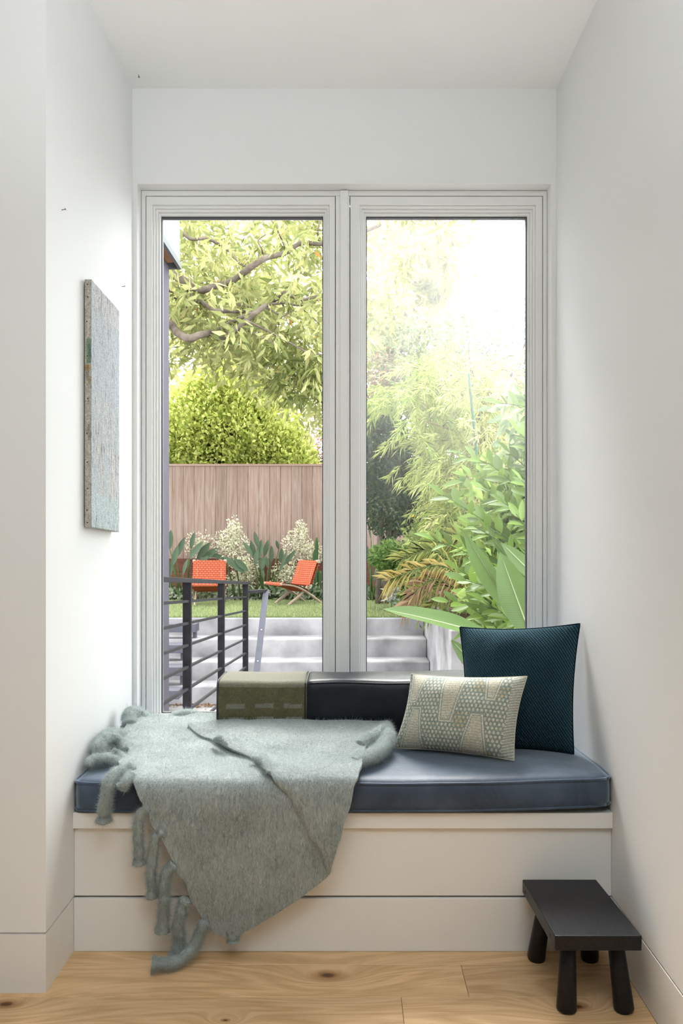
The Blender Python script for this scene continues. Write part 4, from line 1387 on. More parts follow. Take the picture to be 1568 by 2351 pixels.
def tufts(centres, per, rad, L, W, c1, c2, hang=0.5, alt=0.0, altc=(0.6, 0.25, 0.05), name='foliage', parent=None, m=None, spread=1.0, jitter=0.25):
    """leaf rosettes: every centre carries `per` leaves radiating and hanging"""
    n_ = len(centres) * per
    c = np.repeat(np.asarray(centres), per, 0)
    d = unit(RNG.normal(size=(n_, 3)) * spread + np.array([0, 0, -hang]))
    pos = c + d * rad * RNG.random((n_, 1)) + RNG.normal(size=(n_, 3)) * rad * jitter
    col = tint(n_, c1, c2, p_alt=alt, alt=altc)
    return leaves(name, pos, d, L * (0.7 + 0.6 * RNG.random(n_)), W * (0.7 + 0.6 * RNG.random(n_)), col, m or M_LEAF, parent)


def in_view(px0, px1, py0, py1, d0, d1, n_):
    px = RNG.uniform(px0, px1, n_); py = RNG.uniform(py0, py1, n_); d = RNG.uniform(d0, d1, n_)
    return np.c_[(px - CX) * d / F, d, EYE + (CY - py) * d / F]


# crown: clusters around the limbs and filling the canopy
lp_ = np.array(LIMBPTS)
c1_ = lp_[RNG.integers(0, len(lp_), 200)] + RNG.normal(size=(200, 3)) * np.array([0.35, 0.35, 0.30]) + np.array([0, 0.35, 0])
# canopy body: an arching layer from -5 to +1.4 m
n_ = 1500
cx_ = RNG.uniform(-5.5, 1.6, n_)
cy_ = np.where(RNG.random(n_) < 0.16, RNG.uniform(10.2, 11.2, n_), RNG.uniform(11.6, 14.0, n_))
zlow = 3.75 + 0.35 * np.sin(cx_ * 1.7) - 0.45 * np.exp(-((cx_ + 0.55) / 0.45) ** 2) * 1.3 + np.clip(cx_ - 0.1, 0, 2) * 1.0
ztop = 7.6 - 0.12 * (cx_ + 1.5) ** 2 - np.clip(cx_ - 0.2, 0, 2) * 1.0
c2_ = np.c_[cx_, cy_, zlow + (ztop - zlow) * RNG.random(n_) ** 1.25]
keep = mnoise_mask = np.array([mnoise.noise(Vector(q) * 0.9) > -0.22 for q in c2_])
c2_ = c2_[keep]
tufts(np.concatenate([c1_, c2_]), 11, 0.16, 0.19, 0.055, (0.22, 0.26, 0.08), (0.58, 0.57, 0.25), 0.7, 0.004, (0.70, 0.36, 0.10), 'crown', tree)
# low drooping lobe beside the mullion
tufts(in_view(625, 760, 790, 905, 10.8, 12.4, 90), 11, 0.15, 0.17, 0.05, (0.12, 0.16, 0.04), (0.34, 0.36, 0.11), 0.8, 0.006, (0.7, 0.36, 0.1), 'drooping_foliage', tree)

# ---- bright rounded shrub above the fence
bush = tag(empty('rounded_shrub', (-2.2, 15.6, -0.02)), 'bright yellow-green rounded shrub rising above the fence', 'shrub')


def blob_points(c, r, n_, fill=0.35, zmin=None):
    d = unit(RNG.normal(size=(n_, 3)))
    rad = 1 - fill * RNG.random((n_, 1)) ** 1.6
    lump = np.array([1 + 0.16 * mnoise.noise(Vector(q) * 2.1 + Vector(c)) + 0.08 * mnoise.noise(Vector(q) * 5.3 + Vector(c)) for q in d])[:, None]
    pts = np.array(c) + d * np.array(r) * rad * lump
    return pts, d


blobs = [((-2.4, 15.9, 2.6), (1.5, 0.5, 1.0), 5000), ((-1.55, 15.8, 2.3), (0.7, 0.4, 0.65), 2500), ((-2.45, 15.55, 2.95), (1.55, 1.0, 1.25), 14000), ((-1.50, 15.5, 2.55), (0.85, 0.8, 0.80), 6000), ((-2.4, 15.6, 4.0), (0.9, 0.7, 0.55), 3500), ((-1.0, 15.45, 2.25), (0.48, 0.6, 0.36), 1800), ((-3.9, 15.6, 2.7), (1.0, 0.9, 1.0), 3500)]
PP, DD = [], []
for c, r, n_ in blobs:
    a_, b_ = blob_points(c, r, n_)
    PP.append(a_); DD.append(b_)
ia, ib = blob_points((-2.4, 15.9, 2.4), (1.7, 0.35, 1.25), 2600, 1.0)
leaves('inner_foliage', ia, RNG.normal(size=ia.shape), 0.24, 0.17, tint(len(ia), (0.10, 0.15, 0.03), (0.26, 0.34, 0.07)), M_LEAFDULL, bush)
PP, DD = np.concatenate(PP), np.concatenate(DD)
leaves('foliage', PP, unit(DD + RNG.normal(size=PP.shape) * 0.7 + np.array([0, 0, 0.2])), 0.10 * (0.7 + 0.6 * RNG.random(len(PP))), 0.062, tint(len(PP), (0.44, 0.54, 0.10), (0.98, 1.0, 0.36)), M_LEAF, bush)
for k in range(9):
    a_ = random.uniform(0, 6.28)
    mb = MB(); b0 = Vector((-2.3 + 0.25 * math.cos(a_), 15.6 + 0.2 * math.sin(a_), -0.1)); b1 = Vector((-2.2 + 1.3 * math.cos(a_), 15.6 + 0.6 * math.sin(a_), 2.2 + random.random()))
    mb.tube([b0, b0.lerp(b1, .5) + Vector((0, 0, 0.3)), b1], [0.05, 0.035, 0.015], 7); mb.build('stem', M_TWIG, bush, True)

# ---- red-brown shrub behind the fence near the mullion
rs = tag(empty('russet_shrub', (-0.55, 15.9, -0.02)), 'sparse russet-leaved shrub behind the fence beside the mullion', 'shrub')
a_, b_ = blob_points((-0.5, 16.0, 2.9), (0.75, 0.6, 0.95), 2600, 0.8)
leaves('foliage', a_, RNG.normal(size=a_.shape), 0.06, 0.03, tint(len(a_), (0.42, 0.22, 0.13), (0.72, 0.48, 0.34)), M_LEAFDULL, rs)
mb = MB(); mb.tube([(-0.55, 15.9, -0.1), (-0.5, 15.95, 1.5), (-0.45, 16, 2.9)], [0.05, 0.04, 0.015], 7); mb.build('stem', M_TWIG, rs, True)
rs2 = tag(empty('russet_shrub', (0.4, 17.0, -0.02)), 'faded pinkish shrub behind the fence at the hazy pane edge', 'shrub')
a_, b_ = blob_points((0.45, 17.0, 4.3), (0.8, 0.7, 1.0), 2600, 0.8)
leaves('foliage', a_, RNG.normal(size=a_.shape), 0.07, 0.035, tint(len(a_), (0.34, 0.20, 0.14), (0.52, 0.42, 0.30)), M_LEAFDULL, rs2)
mb = MB(); mb.tube([(0.4, 17, -0.1), (0.42, 17, 2.5), (0.45, 17, 4.3)], [0.06, 0.04, 0.015], 7); mb.build('stem', M_TWIG, rs2, True)


# ---- background trees
def back_tree(name, c, r, n_, c1, c2, label, L=0.16, W=0.07, m=None, fill=0.8, alt=0.0):
    t = tag(empty(name, (c[0], c[1], -0.02)), label, 'tree', 'trees beyond the fence')
    a_, b_ = blob_points(c, r, n_, fill)
    k_ = np.array([mnoise.noise(Vector(q) * 1.3) > -0.25 for q in a_])
    a_ = a_[k_]
    leaves('crown', a_, unit(RNG.normal(size=a_.shape) + np.array([0, 0, -0.3])), L, W, tint(len(a_), c1, c2, p_alt=alt), m or M_LEAF, t)
    mb = MB(); mb.tube([(c[0], c[1], -0.1), (c[0] + .1, c[1], c[2] * 0.5), (c[0] - .1, c[1], c[2])], [0.18, 0.14, 0.06], 10, 0.1); mb.build('trunk', M_BARK, t, True)
    for s_ in range(5):
        a0 = s_ * 1.26
        mb = MB(); mb.tube([(c[0], c[1], c[2] * 0.75), (c[0] + r[0] * .4 * math.cos(a0), c[1] + r[1] * .4 * math.sin(a0), c[2]), (c[0] + r[0] * .8 * math.cos(a0), c[1] + r[1] * .8 * math.sin(a0), c[2] + r[2] * .4)], [0.08, 0.05, 0.015], 7); mb.build('limb', M_BARK, t, True)


back_tree('leafy_tree', (-3.2, 19.5, 6.6), (3.6, 1.8, 2.9), 9000, (0.36, 0.42, 0.10), (0.66, 0.64, 0.26), 'sunlit yellow-green tree far behind the rounded shrub', 0.2, 0.09)
back_tree('leafy_tree', (1.0, 18.5, 6.0), (1.7, 1.5, 2.6), 5200, (0.34, 0.38, 0.16), (0.58, 0.56, 0.30), 'pale thin-leaved tree at the upper left of the hazy pane', 0.2, 0.07, None, 0.85, 0.02)
back_tree('leafy_tree', (3.9, 21.0, 5.2), (2.0, 1.5, 2.3), 6500, (0.22, 0.27, 0.25), (0.40, 0.44, 0.42), 'far tree top with haze-tinted leaves low against the bright sky', 0.2, 0.07, M_LEAFDULL)  # leaf tint greyed and blued to imitate distance haze
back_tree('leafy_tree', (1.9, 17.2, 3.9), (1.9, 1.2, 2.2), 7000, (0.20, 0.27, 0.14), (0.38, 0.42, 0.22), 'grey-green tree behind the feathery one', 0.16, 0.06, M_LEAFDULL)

# ---- feathery weeping tree in the right pane
wt = tag(empty('feathery_tree', (2.0, 10.3, 0.17)), 'feathery weeping tree with needle-like yellow-green leaves in the hazy pane', 'tree')
mb = MB(); mb.tube([(2.0, 10.4, 0.1), (1.95, 10.4, 1.2), (1.75, 10.3, 2.2), (1.6, 10.2, 2.9), (1.5, 10.1, 3.6)], [0.07, 0.06, 0.045, 0.03, 0.012], 10, 0.1); mb.build('trunk', M_BARK, wt, True)
cent = []
for (px0, px1, py0, py1, cnt) in ((955, 1165, 800, 900, 90), (860, 1195, 880, 1010, 210), (850, 1200, 1000, 1110, 190), (900, 1120, 1100, 1180, 70), (1120, 1260, 800, 1000, 60), (930, 1060, 1180, 1260, 30)):
    cent.append(in_view(px0, px1, py0, py1, 9.2, 11.0, cnt))
cent = np.concatenate(cent)
_px = CX + cent[:, 0] * F / cent[:, 1]; _py = CY - (cent[:, 2] - EYE) * F / cent[:, 1]
cent = cent[~((_px < 950) & (_py > 935)) & ~((_px < 985) & (_py > 1050))]
PP, DD, CC, LL = [], [], [], []
for c in cent:
    ax = unit(np.array([RNG.normal() * 0.9 - 0.25, RNG.normal() * 0.7, -0.25 + 0.5 * RNG.normal()]))
    L_ = 0.30 + 0.2 * RNG.random()
    k_ = 34
    t = np.sort(RNG.random(k_))
    base = c + np.outer(t, ax) * L_ - np.outer(t ** 2, [0, 0, 0.14])
    dirs = unit(ax + RNG.normal(size=(k_, 3)) * 0.65 + np.array([0, 0, -0.35]))
    yel = np.clip((c[0] - 0.6) / 1.4 + 0.25 * RNG.normal(), 0, 1)
    col = tint(k_, np.array((0.26, 0.36, 0.08)) * (1 - yel) + np.array((0.58, 0.60, 0.24)) * yel, np.array((0.58, 0.68, 0.20)) * (1 - yel) + np.array((0.92, 0.92, 0.48)) * yel)
    PP.append(base); DD.append(dirs); CC.append(col); LL.append(0.10 + 0.07 * RNG.random(k_))
leaves('needle_foliage', np.concatenate(PP), np.concatenate(DD), np.concatenate(LL), 0.011, np.concatenate(CC), M_LEAF, wt, 0.1, 0.25)
for k in range(40):
    c = cent[RNG.integers(0, len(cent))]
    o0 = Vector((1.85 + 0.1 * random.random(), 10.3, 1.0 + 2.0 * random.random()))
    c = Vector(c)
    if abs(c.z - o0.z) > 1.2: continue
    mb = MB(); mb.tube([o0, o0.lerp(c, 0.55) + Vector((0, 0, 0.12)), c], [0.014, 0.009, 0.004], 6); mb.build('branch', M_TWIG, wt, True)
stk = P(1076, 858, 9.0); stb = P(1093, 1030, 9.0)
mb = MB(); dirv = (stb - stk).normalized(); mb.tube([stk, stk.lerp(stb, .5), stb, stb + dirv * ((stb.z - 0.15) / -dirv.z)], 0.013, 10)
stake = mb.build('garden_stake', simple('green_coated_stake', (0.05, 0.10, 0.07), 0.6, 0.1), None, True)
tag(stake, 'thin green plant stake among the feathery leaves', 'stake')

# ---- dark climber-covered shrub behind the mullion edge
dk = tag(empty('dark_shrub', (0.62, 12.4, 0.0)), 'tall dark green shrub beside the mullion in front of the fence', 'shrub')
PP, DD = [], []
for c, r, n_ in (((0.50, 12.3, 2.55), (0.40, 0.4, 0.60), 4200), ((0.62, 12.4, 1.75), (0.52, 0.45, 0.62), 4200), ((0.95, 12.5, 1.95), (0.55, 0.45, 0.75), 3600), ((0.45, 12.3, 2.95), (0.25, 0.3, 0.3), 900)):
    a_, b_ = blob_points(c, r, n_, 0.6); PP.append(a_); DD.append(b_)
PP, DD = np.concatenate(PP), np.concatenate(DD)
leaves('foliage', PP, unit(DD + RNG.normal(size=PP.shape) * 0.8 + np.array([0, 0, -0.3])), 0.075, 0.036, tint(len(PP), (0.035, 0.07, 0.03), (0.10, 0.155, 0.06)), leafmat('glossy_dark_leaf', None, 0.25, 0.35, 0.018), dk)
for (xa, ya, xb, yb) in ((868, 1300, 878, 1180), (876, 1300, 915, 1195), (885, 1310, 900, 1170)):
    mb = MB(); a_ = P(xa, ya, 12.35); b_ = P(xb, yb, 12.35); a_.z = 0.0; mb.tube([a_, a_.lerp(b_, .55) + Vector((-.03, 0, 0)), b_], [0.05, 0.04, 0.03], 8, 0.1); mb.build('stem', M_BARK, dk, True)

# ---- small bright shrub and undergrowth in the planter
sb_ = tag(empty('small_shrub', (0.75, 11.6, LAWN)), 'small fresh green shrub at the right end of the lawn', 'shrub')
PP, DD = [], []
for c, r, n_ in (((0.62, 11.6, 0.85), (0.34, 0.3, 0.22), 1500), ((0.95, 11.5, 0.75), (0.4, 0.35, 0.35), 1800), ((0.85, 11.4, 0.42), (0.3, 0.3, 0.35), 1200)):
    a_, b_ = blob_points(c, r, n_, 0.7); PP.append(a_); DD.append(b_)
PP, DD = np.concatenate(PP), np.concatenate(DD)
leaves('foliage', PP, unit(DD + RNG.normal(size=PP.shape) * 0.7), 0.075, 0.035, tint(len(PP), (0.10, 0.20, 0.05), (0.30, 0.44, 0.12)), M_LEAF, sb_)
mb = MB(); mb.tube([(0.75, 11.6, LAWN - .05), (0.76, 11.55, .4), (0.72, 11.6, .8)], [0.03, 0.02, 0.01], 7); mb.build('stem', M_TWIG, sb_, True)


# ---- large single leaves (bird of paradise, laurel): real blades with midrib fold
def blade(name, L, W, m, nseg=12, fold=0.22, curl=0.12, wav=0.0, tipw=0.06, widest=0.45, seed=0):
    """leaf along +X, face up (+Z)"""
    vs, fs = [], []
    cols_ = 5
    for k in range(nseg + 1):
        t = k / nseg
        a_ = t ** (math.log(0.5) / math.log(widest))
        wdt = W / 2 * max(tipw * (1 if k < nseg else 0.02), math.sin(math.pi * min(1, a_)) ** 0.8)
        zc = -curl * L * t * t
        for j in range(cols_):
            u = (j - (cols_ - 1) / 2) / ((cols_ - 1) / 2)
            z_ = zc + fold * wdt * abs(u) + wav * W * math.sin(t * 16 + u + seed) * abs(u)
            vs.append((L * t, u * wdt, z_))
    for k in range(nseg):
        for j in range(cols_ - 1):
            a_ = k * cols_ + j
            fs.append((a_, a_ + cols_, a_ + cols_ + 1, a_ + 1))
    me_ = bpy.data.meshes.new(name)
    me_.from_pydata(vs, [], fs)
    me_.materials.append(m)
    me_.polygons.foreach_set('use_smooth', [True] * len(me_.polygons))
    return me_


def orient(base, tip, facing, L):
    x_ = (tip - base); s_ = x_.length / L; x_.normalize()
    z_ = (facing - x_ * facing.dot(x_)).normalized()
    y_ = z_.cross(x_)
    return Matrix(((x_.x * s_, y_.x * s_, z_.x * s_, base.x), (x_.y * s_, y_.y * s_, z_.y * s_, base.y), (x_.z * s_, y_.z * s_, z_.z * s_, base.z), (0, 0, 0, 1)))


def put(name, me_, parent, M_):
    o = bpy.data.objects.new(name, me_)
    COL.objects.link(o)
    o.parent = parent
    o.matrix_parent_inverse = parent.matrix_basis.inverted()
    o.matrix_basis = M_
    return o


def banana_leaf_mat(name, c, trans):
    m = leafmat(name, c, trans, 0.38, 0.014, 0.2)
    nt = m.node_tree
    # fine side veins as relief
    tc = N(nt, 'ShaderNodeTexCoord')
    mp = N(nt, 'ShaderNodeMapping'); nt.links.new(tc.outputs['Object'], mp.inputs[0]); mp.inputs['Rotation'].default_value = (0, 0, 0.5)
    wv = N(nt, 'ShaderNodeTexWave'); wv.inputs['Scale'].default_value = 22; wv.inputs['Distortion'].default_value = 2.0; nt.links.new(mp.outputs[0], wv.inputs[0])
    bp = N(nt, 'ShaderNodeBump'); bp.inputs['Strength'].default_value = 0.12; bp.inputs['Distance'].default_value = 0.004; nt.links.new(wv.outputs['Fac'], bp.inputs['Height'])
    for n_ in nt.nodes:
        if n_.type in ('BSDF_DIFFUSE', 'BSDF_GLOSSY', 'BSDF_TRANSLUCENT'):
            nt.links.new(bp.outputs[0], n_.inputs['Normal'])
    return m


M_STREL = banana_leaf_mat('paradise_leaf', (0.062, 0.098, 0.032), 0.32)
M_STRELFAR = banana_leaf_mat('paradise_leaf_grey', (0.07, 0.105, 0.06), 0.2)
M_RIB = simple('pale_midrib', (0.18, 0.22, 0.11), 0.5, 0.4)

# near clump, right of the window
bp_ = tag(empty('bird_of_paradise', (1.35, 5.0, ZP)), 'big-leaved bird of paradise just outside the right pane', 'plant')
spec = [  # tip px, base px, depth tip, depth base, width, facing
    ((883, 1386), (1150, 1466), 4.75, 5.0, 0.175, (-0.25, -0.55, 0.8)),
    ((1060, 1226), (1192, 1424), 4.85, 5.05, 0.15, (-0.8, -0.75, 0.25)),
    ((1148, 1272), (1222, 1470), 4.7, 4.9, 0.20, (-0.35, -1, 0.15)),
    ((1127, 1236), (1222, 1352), 5.05, 5.15, 0.07, (-0.7, -0.5, 0.5)),
    ((1152, 1246), (1250, 1345), 4.95, 5.0, 0.10, (-0.6, -0.7, 0.6)),
    ((1036, 1470), (1120, 1560), 5.2, 5.2, 0.10, (-0.6, -0.7, 0.5)),
]
for (tp, bs, dt, db, wd, fc) in spec:
    tip, base = P(*tp, dt), P(*bs, db)
    L_ = (tip - base).length
    me_ = blade('blade', L_, wd, M_STREL, 18, 0.30, 0.05, 0.02, 0.05, 0.5, wd * 50)
    lo = put('leaf', me_, bp_, orient(base, tip, Vector(fc), L_))
    mb = MB(); mb.tube([(L_ * t, 0, -0.05 * L_ * t * t - 0.001) for t in (0, .25, .5, .75, .98)], [0.008, 0.007, 0.005, 0.004, 0.001], 8)
    rb_ = mb.build('midrib', M_RIB, None, True)
    rb_.parent = lo
    foot = Vector((1.35 + 0.12 * (base.x - 1.1), 5.05, ZP))
    mb = MB(); mb.tube(spline([tuple(foot), tuple(foot.lerp(base, .55) + Vector((0.12, 0, 0.02))), tuple(base)], 10), list(np.linspace(0.022, 0.010, 10)), 8); mb.build('stalk', M_STEM, bp_, True)


def paradise_clump(name, cx_, cy_, zb, leafs, label, group):
    t = tag(empty(name, (cx_, cy_, zb)), label, 'plant', group)
    for (tx, ty, bx, by, dd, wd) in leafs:
        tip, base = P(tx, ty, cy_ + dd), P(bx, by, cy_ + dd)
        L_ = (tip - base).length
        fc = Vector((random.uniform(-.5, .5), -1, random.uniform(-.1, .5)))
        me_ = blade('blade', L_, wd, M_STRELFAR, 8, 0.25, 0.06, 0.015, 0.05, 0.5, tx)
        put('leaf', me_, t, orient(base, tip, fc, L_))
        foot = Vector((cx_ + (base.x - cx_) * 0.45, cy_ + 0.1 * random.uniform(-1, 1), zb))
        mb = MB(); mb.tube([foot, foot.lerp(base, .6) + Vector((-(base.x - cx_) * 0.08, 0, 0.03)), base], [0.016, 0.012, 0.008], 6); mb.build('stalk', M_STEM, t, True)
    return t


L1 = [(392, 1216, 390, 1262, 0, .10), (424, 1232, 404, 1282, .1, .11), (446, 1220, 438, 1262, .15, .09), (466, 1242, 434, 1282, -.1, .11), (482, 1245, 452, 1285, 0, .12), (502, 1258, 462, 1285, .1, .12), (520, 1282, 478, 1272, .1, .08),
      (408, 1252, 396, 1300, -.2, .10), (478, 1275, 446, 1310, -.15, .13), (430, 1282, 420, 1320, -.2, .08), (395, 1280, 388, 1330, .1, .09), (375, 1235, 372, 1290, 0, .12), (360, 1222, 362, 1280, 0.1, .12)]
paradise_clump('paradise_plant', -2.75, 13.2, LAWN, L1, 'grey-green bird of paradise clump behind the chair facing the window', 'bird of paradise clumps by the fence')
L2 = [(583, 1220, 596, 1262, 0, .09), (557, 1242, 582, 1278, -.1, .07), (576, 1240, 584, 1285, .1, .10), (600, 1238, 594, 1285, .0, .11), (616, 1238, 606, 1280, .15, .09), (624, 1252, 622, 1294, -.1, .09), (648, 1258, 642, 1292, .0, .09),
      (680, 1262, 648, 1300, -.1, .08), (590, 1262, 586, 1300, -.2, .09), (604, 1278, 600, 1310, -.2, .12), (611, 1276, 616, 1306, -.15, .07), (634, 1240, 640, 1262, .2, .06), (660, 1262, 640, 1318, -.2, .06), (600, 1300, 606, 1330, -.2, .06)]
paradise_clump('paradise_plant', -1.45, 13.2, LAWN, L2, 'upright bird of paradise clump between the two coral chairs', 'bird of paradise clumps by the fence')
L3 = [(565, 1316, 512, 1278, -.3, .13), (571, 1312, 538, 1282, -.3, .10)]
t3 = paradise_clump('bent_paradise_plant', -1.75, 13.1, LAWN, L3, 'bright green paradise leaves bending over beside the facing chair', 'bird of paradise clumps by the fence')
L4 = [(845, 1195, 852, 1240, 0, .04), (843, 1252, 846, 1292, 0, .05), (866, 1290, 858, 1340, 0, .05), (874, 1298, 862, 1345, .1, .05), (852, 1300, 852, 1350, .1, .05), (882, 1310, 868, 1360, 0, .06), (895, 1318, 876, 1360, 0, .06)]
paradise_clump('slender_plant', 0.36, 13.0, LAWN, L4, 'slender upright stalks on the lawn edge beside the mullion', 'bird of paradise clumps by the fence')


# ---- cream variegated shrubs in front of the fence
def cream_shrub(cx_, cy_, blobs_, label):
    t = tag(empty('variegated_shrub', (cx_, cy_, LAWN)), label, 'shrub', 'cream variegated shrubs by the fence')
    PP, DD = [], []
    for c, r, n_ in blobs_:
        a_, b_ = blob_points(c, r, n_, 0.85); PP.append(a_); DD.append(b_)
    PP, DD = np.concatenate(PP), np.concatenate(DD)
    leaves('foliage', PP, unit(DD + RNG.normal(size=PP.shape)), 0.05, 0.026, tint(len(PP), (0.6, 0.6, 0.40), (1.15, 1.13, 0.9)), M_LEAF, t)
    for k in range(7):
        c, r, n_ = blobs_[k % len(blobs_)]
        mb = MB(); e = Vector(c) + Vector((random.uniform(-.5, .5) * r[0], 0, random.uniform(0, .8) * r[2])); mb.tube([(cx_ + random.uniform(-.05, .05), cy_, LAWN - .02), Vector((cx_, cy_, LAWN)).lerp(e, .5), e], [0.012, 0.008, 0.004], 6); mb.build('stem', M_TWIG, t, True)


cream_shrub(-2.0, 13.45, [((-2.02, 13.45, 0.98), (0.32, 0.2, 0.32), 850), ((-1.98, 13.45, 1.25), (0.13, 0.12, 0.25), 260), ((-1.75, 13.3, 0.62), (0.25, 0.2, 0.22), 600), ((-1.85, 13.35, 0.38), (0.3, 0.2, 0.16), 500), ((-2.55, 13.5, 1.0), (0.3, 0.1, 0.25), 300)], 'cream variegated shrub between the facing chair and the fence')
cream_shrub(-0.85, 13.45, [((-0.9, 13.45, 0.98), (0.28, 0.2, 0.30), 560), ((-0.85, 13.45, 1.25), (0.10, 0.1, 0.2), 150), ((-0.65, 13.45, 0.85), (0.22, 0.15, 0.2), 350), ((-1.05, 13.3, 0.5), (0.28, 0.2, 0.25), 700), ((-0.8, 13.3, 0.3), (0.35, 0.15, 0.16), 500)], 'cream variegated shrub behind the sideways chair')

# ---- cactus column and low bed plants
ct = tag(empty('slender_cactus', (-0.57, 13.25, LAWN)), 'thin green column cactus at the end of the bed by the mullion', 'cactus')
for (px, t0, w_) in ((727, 1234, 0.030), (722, 1262, 0.026), (735, 1310, 0.03), (716, 1340, 0.025)):
    tp = P(px, t0, 13.25)
    mb = MB(); b_ = Vector((P(px - 2, 1385, 13.25).x, 13.25, LAWN - 0.01))
    seg = [b_.lerp(tp, t) for t in np.linspace(0, 1, 16)]
    mb.tube(seg, [w_ * (1 + 0.18 * (k % 2)) * (1 if k < 15 else 0.3) for k in range(16)], 7); mb.build('stem', simple('cactus_skin', (0.045, 0.085, 0.035), 0.7, 0.08), ct, True)
gc = []
n = 1700
pos = np.c_[RNG.uniform(-3.4, 0.5, n), RNG.uniform(13.0, 13.5, n), LAWN + 0.20 * RNG.random(n) ** 1.3]
g = leaves('groundcover', pos, unit(RNG.normal(size=(n, 3)) + np.array([0, -0.3, 0.6])), 0.10 * (0.6 + 0.8 * RNG.random(n)), 0.05, tint(n, (0.14, 0.22, 0.10), (0.38, 0.46, 0.28), p_alt=0.25, alt=(0.75, 0.78, 0.68)), M_LEAF, None)
tag(g, 'low leafy groundcover with white flowers under the chairs', 'groundcover', None, 'stuff')

# ---- laurel shrub close to the right pane: leaves as single pieces
lr = tag(empty('laurel_shrub', (1.75, 6.6, ZP)), 'laurel shrub with broad fresh green leaves filling the right pane', 'shrub')
M_LAUREL = leafmat('laurel_leaf', (0.095, 0.15, 0.030), 0.42, 0.35, 0.02, 0.38)
lm = [blade('laurel_blade', 1.0, w_, M_LAUREL, 5, f_, c_, 0, 0.05, 0.48, w_) for w_, f_, c_ in ((0.44, 0.2, 0.1), (0.38, 0.3, 0.18), (0.5, 0.15, 0.05), (0.34, 0.35, 0.25))]
sprays = [  # (root px, tip px, depth root, depth tip, leaves)
    ((1240, 1180), (1120, 1060), 6.4, 6.2, 12), ((1260, 1140), (1165, 1035), 6.5, 6.4, 11), ((1260, 1230), (1105, 1120), 6.1, 5.9, 14), ((1270, 1250), (1150, 1150), 5.9, 5.8, 13),
    ((1240, 1300), (1010, 1130), 6.4, 6.2, 17), ((1260, 1330), (1075, 1200), 6.1, 6.0, 14), ((1180, 1330), (985, 1235), 6.5, 6.4, 13), ((1240, 1400), (1060, 1330), 5.8, 5.7, 14),
    ((1250, 1440), (1040, 1300), 6.0, 5.9, 12), ((1270, 1100), (1190, 990), 6.3, 6.2, 12), ((1280, 1050), (1195, 905), 6.5, 6.4, 13), ((1240, 1480), (1110, 1380), 5.7, 5.6, 14), ((1190, 1500), (1090, 1400), 5.9, 5.8, 13),
    ((1270, 1200), (1195, 1100), 5.8, 5.7, 11), ((1275, 1320), (1185, 1180), 5.7, 5.6, 12), ((1260, 1460), (1160, 1420), 5.5, 5.4, 11), ((1275, 960), (1140, 925), 6.4, 6.3, 10), ((1200, 1420), (1020, 1380), 6.3, 6.2, 11), ((1300, 1150), (1230, 1020), 6.0, 6.0, 10),
    ((1230, 1120), (1050, 1040), 6.6, 6.5, 12), ((1225, 1370), (1120, 1290), 5.6, 5.5, 10)]
nl = 0
for (r_, t_, d0, d1, cnt) in sprays:
    a_, b_ = P(*r_, d0), P(*t_, d1)
    hub = Vector((1.75, 6.5, 0.2 + 0.35 * (a_.z - 0.2)))
    ax = (b_ - a_)
    ctrl = a_.lerp(b_, .5) + Vector((0, 0, 0.03))
    pts = spline([tuple(Vector((1.75, 6.55, ZP))), tuple(hub), tuple(a_), tuple(ctrl), tuple(b_)], 16)
    mb = MB(); mb.tube(pts, list(np.linspace(0.010, 0.0025, 16)), 6); mb.build('twig', M_STEM, lr, True)
    axn = ax.normalized()
    for k in range(cnt):
        t = 0.06 + 0.94 * (k + 0.3 * random.random()) / cnt
        base = a_ * (1 - t) ** 2 + ctrl * 2 * t * (1 - t) + b_ * t * t
        L_ = random.uniform(0.15, 0.235) * (1 - 0.25 * t)
        ang = k * 2.4 + random.random()
        side = axn.orthogonal().normalized()
        side = Matrix.Rotation(ang, 3, axn) @ side
        dr = (axn * 0.75 + side * 0.85 + Vector((-0.1, -0.05, 0.2))).normalized()
        if k == cnt - 1: dr = axn
        put('leaf', lm[(k + nl) % 4], lr, orient(base, base + dr * L_, Vector((random.uniform(-.7, .3), -0.6, 0.7 + random.random() * .4)), 1.0))
        nl += 1
print('LAUREL', nl)
# shaded inner leaves of the same shrub
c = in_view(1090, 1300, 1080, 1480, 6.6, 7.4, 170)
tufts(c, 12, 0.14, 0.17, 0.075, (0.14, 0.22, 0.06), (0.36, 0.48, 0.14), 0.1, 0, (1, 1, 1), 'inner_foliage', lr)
c = in_view(1160, 1330, 880, 1090, 6.7, 7.4, 60)
tufts(c, 10, 0.12, 0.13, 0.055, (0.22, 0.30, 0.16), (0.40, 0.48, 0.28), 0.1, 0, (1, 1, 1), 'upper_foliage', lr)

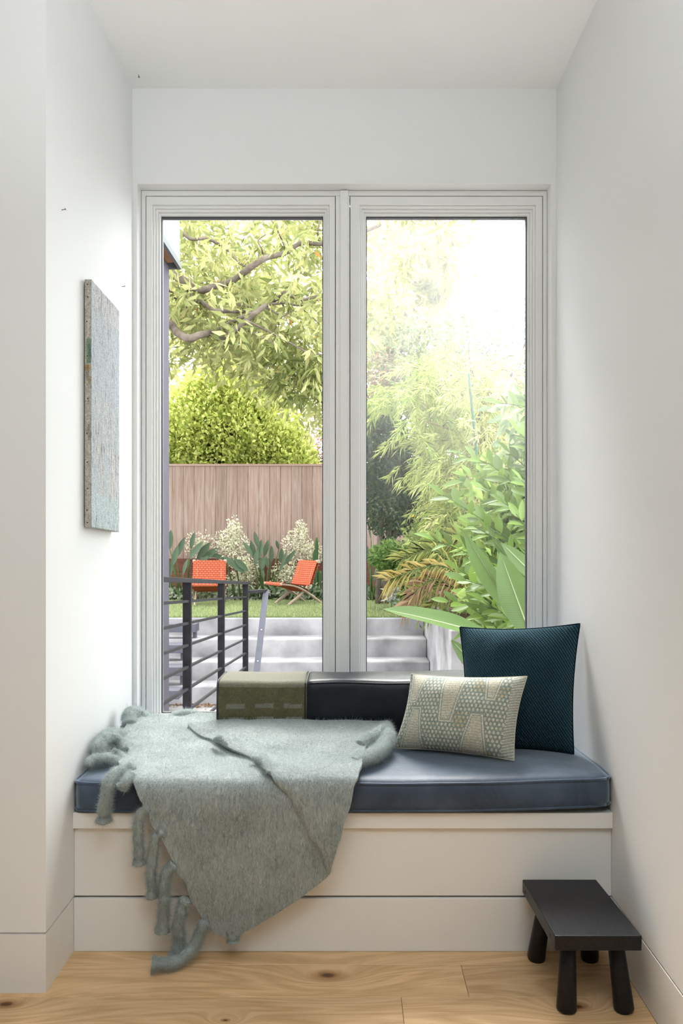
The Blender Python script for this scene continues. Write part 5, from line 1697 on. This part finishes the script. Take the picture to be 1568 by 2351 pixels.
# ---- palm fronds over the planter
pm = tag(empty('palm_plant', (1.75, 8.7, 0.17)), 'palm with arching yellowing fronds over the concrete planter', 'palm')
fr_ = [((1120, 1400), (1010, 1270), (925, 1282), 8.5, 0), ((1115, 1400), (1020, 1300), (895, 1330), 8.3, 1), ((1120, 1400), (1000, 1330), (935, 1385), 8.2, 2), ((1120, 1400), (1060, 1270), (1000, 1245), 8.8, 0), ((1130, 1400), (1060, 1330), (985, 1395), 8.4, 0), ((1130, 1390), (1090, 1280), (1050, 1225), 8.9, 0), ((1130, 1400), (1050, 1350), (960, 1350), 8.6, 0)]
for (a_, b_, c_, d_, kd) in fr_:
    pts = spline([tuple(P(*a_, d_ + .2)), tuple(P(*b_, d_)), tuple(P(*c_, d_ - .1))], 26)
    foot = Vector((1.72, 8.75, 0.17))
    mb = MB(); mb.tube([foot] + pts, [0.012] + list(np.linspace(0.009, 0.002, 26)), 6)
    fo = mb.build('frond', M_STEM, pm, True)
    PPp, DDp = [], []
    for k in range(5, 26):
        tg = unit(np.array(pts[min(k + 1, 25)]) - np.array(pts[k - 1]))
        for s_ in (-1, 1):
            for _ in range(2):
                PPp.append(pts[k] + RNG.normal(size=3) * 0.004); DDp.append(unit(tg * 0.6 + np.array([0.0, s_ * 0.5, s_ * 0.55 - 0.2]) + RNG.normal(size=3) * 0.16))
    PPp, DDp = np.array(PPp), np.array(DDp)
    cols = ((0.20, 0.26, 0.07), (0.46, 0.46, 0.14)) if kd == 0 else (((0.42, 0.33, 0.10), (0.56, 0.46, 0.18)) if kd == 1 else ((0.40, 0.24, 0.14), (0.52, 0.36, 0.22)))
    lo = leaves('leaflets', PPp, DDp, 0.24, 0.016, tint(len(PPp), *cols), M_LEAF, fo, 0.1, 0.3, None)
    lo.matrix_parent_inverse = Matrix.Identity(4)

# understorey filling the planter behind the palm
us = tag(empty('understorey_shrub', (2.0, 9.8, 0.17)), 'loose green undergrowth in the planter behind the palm', 'shrub')
c = in_view(925, 1230, 1180, 1410, 9.2, 10.8, 330)
c = c[c[:, 0] > 0.75]
tufts(c, 12, 0.16, 0.12, 0.04, (0.12, 0.18, 0.05), (0.38, 0.44, 0.15), 0.2, 0.01, (0.75, 0.5, 0.05), 'foliage', us)
for k in range(8):
    mb = MB(); mb.tube([(2.0 + .1 * k / 8, 9.8, 0.15), (1.5 + 0.1 * k, 9.8, 0.6 + .05 * k)], [0.012, 0.006], 6); mb.build('stem', M_TWIG, us, True)
sp_ = tag(empty('silver_plant', (0.5, 11.0, LAWN)), 'small silvery-leaved plant at the planter corner', 'plant')
c = in_view(890, 912, 1352, 1386, 10.95, 11.05, 14)
tufts(c, 8, 0.04, 0.09, 0.028, (0.42, 0.46, 0.42), (0.62, 0.66, 0.62), -0.6, 0, (1, 1, 1), 'foliage', sp_, M_LEAFDULL)
mb = MB(); mb.tube([(0.56, 11, LAWN - .01), (0.57, 11, .3)], [0.012, 0.006], 6); mb.build('stem', M_STEM, sp_, True)
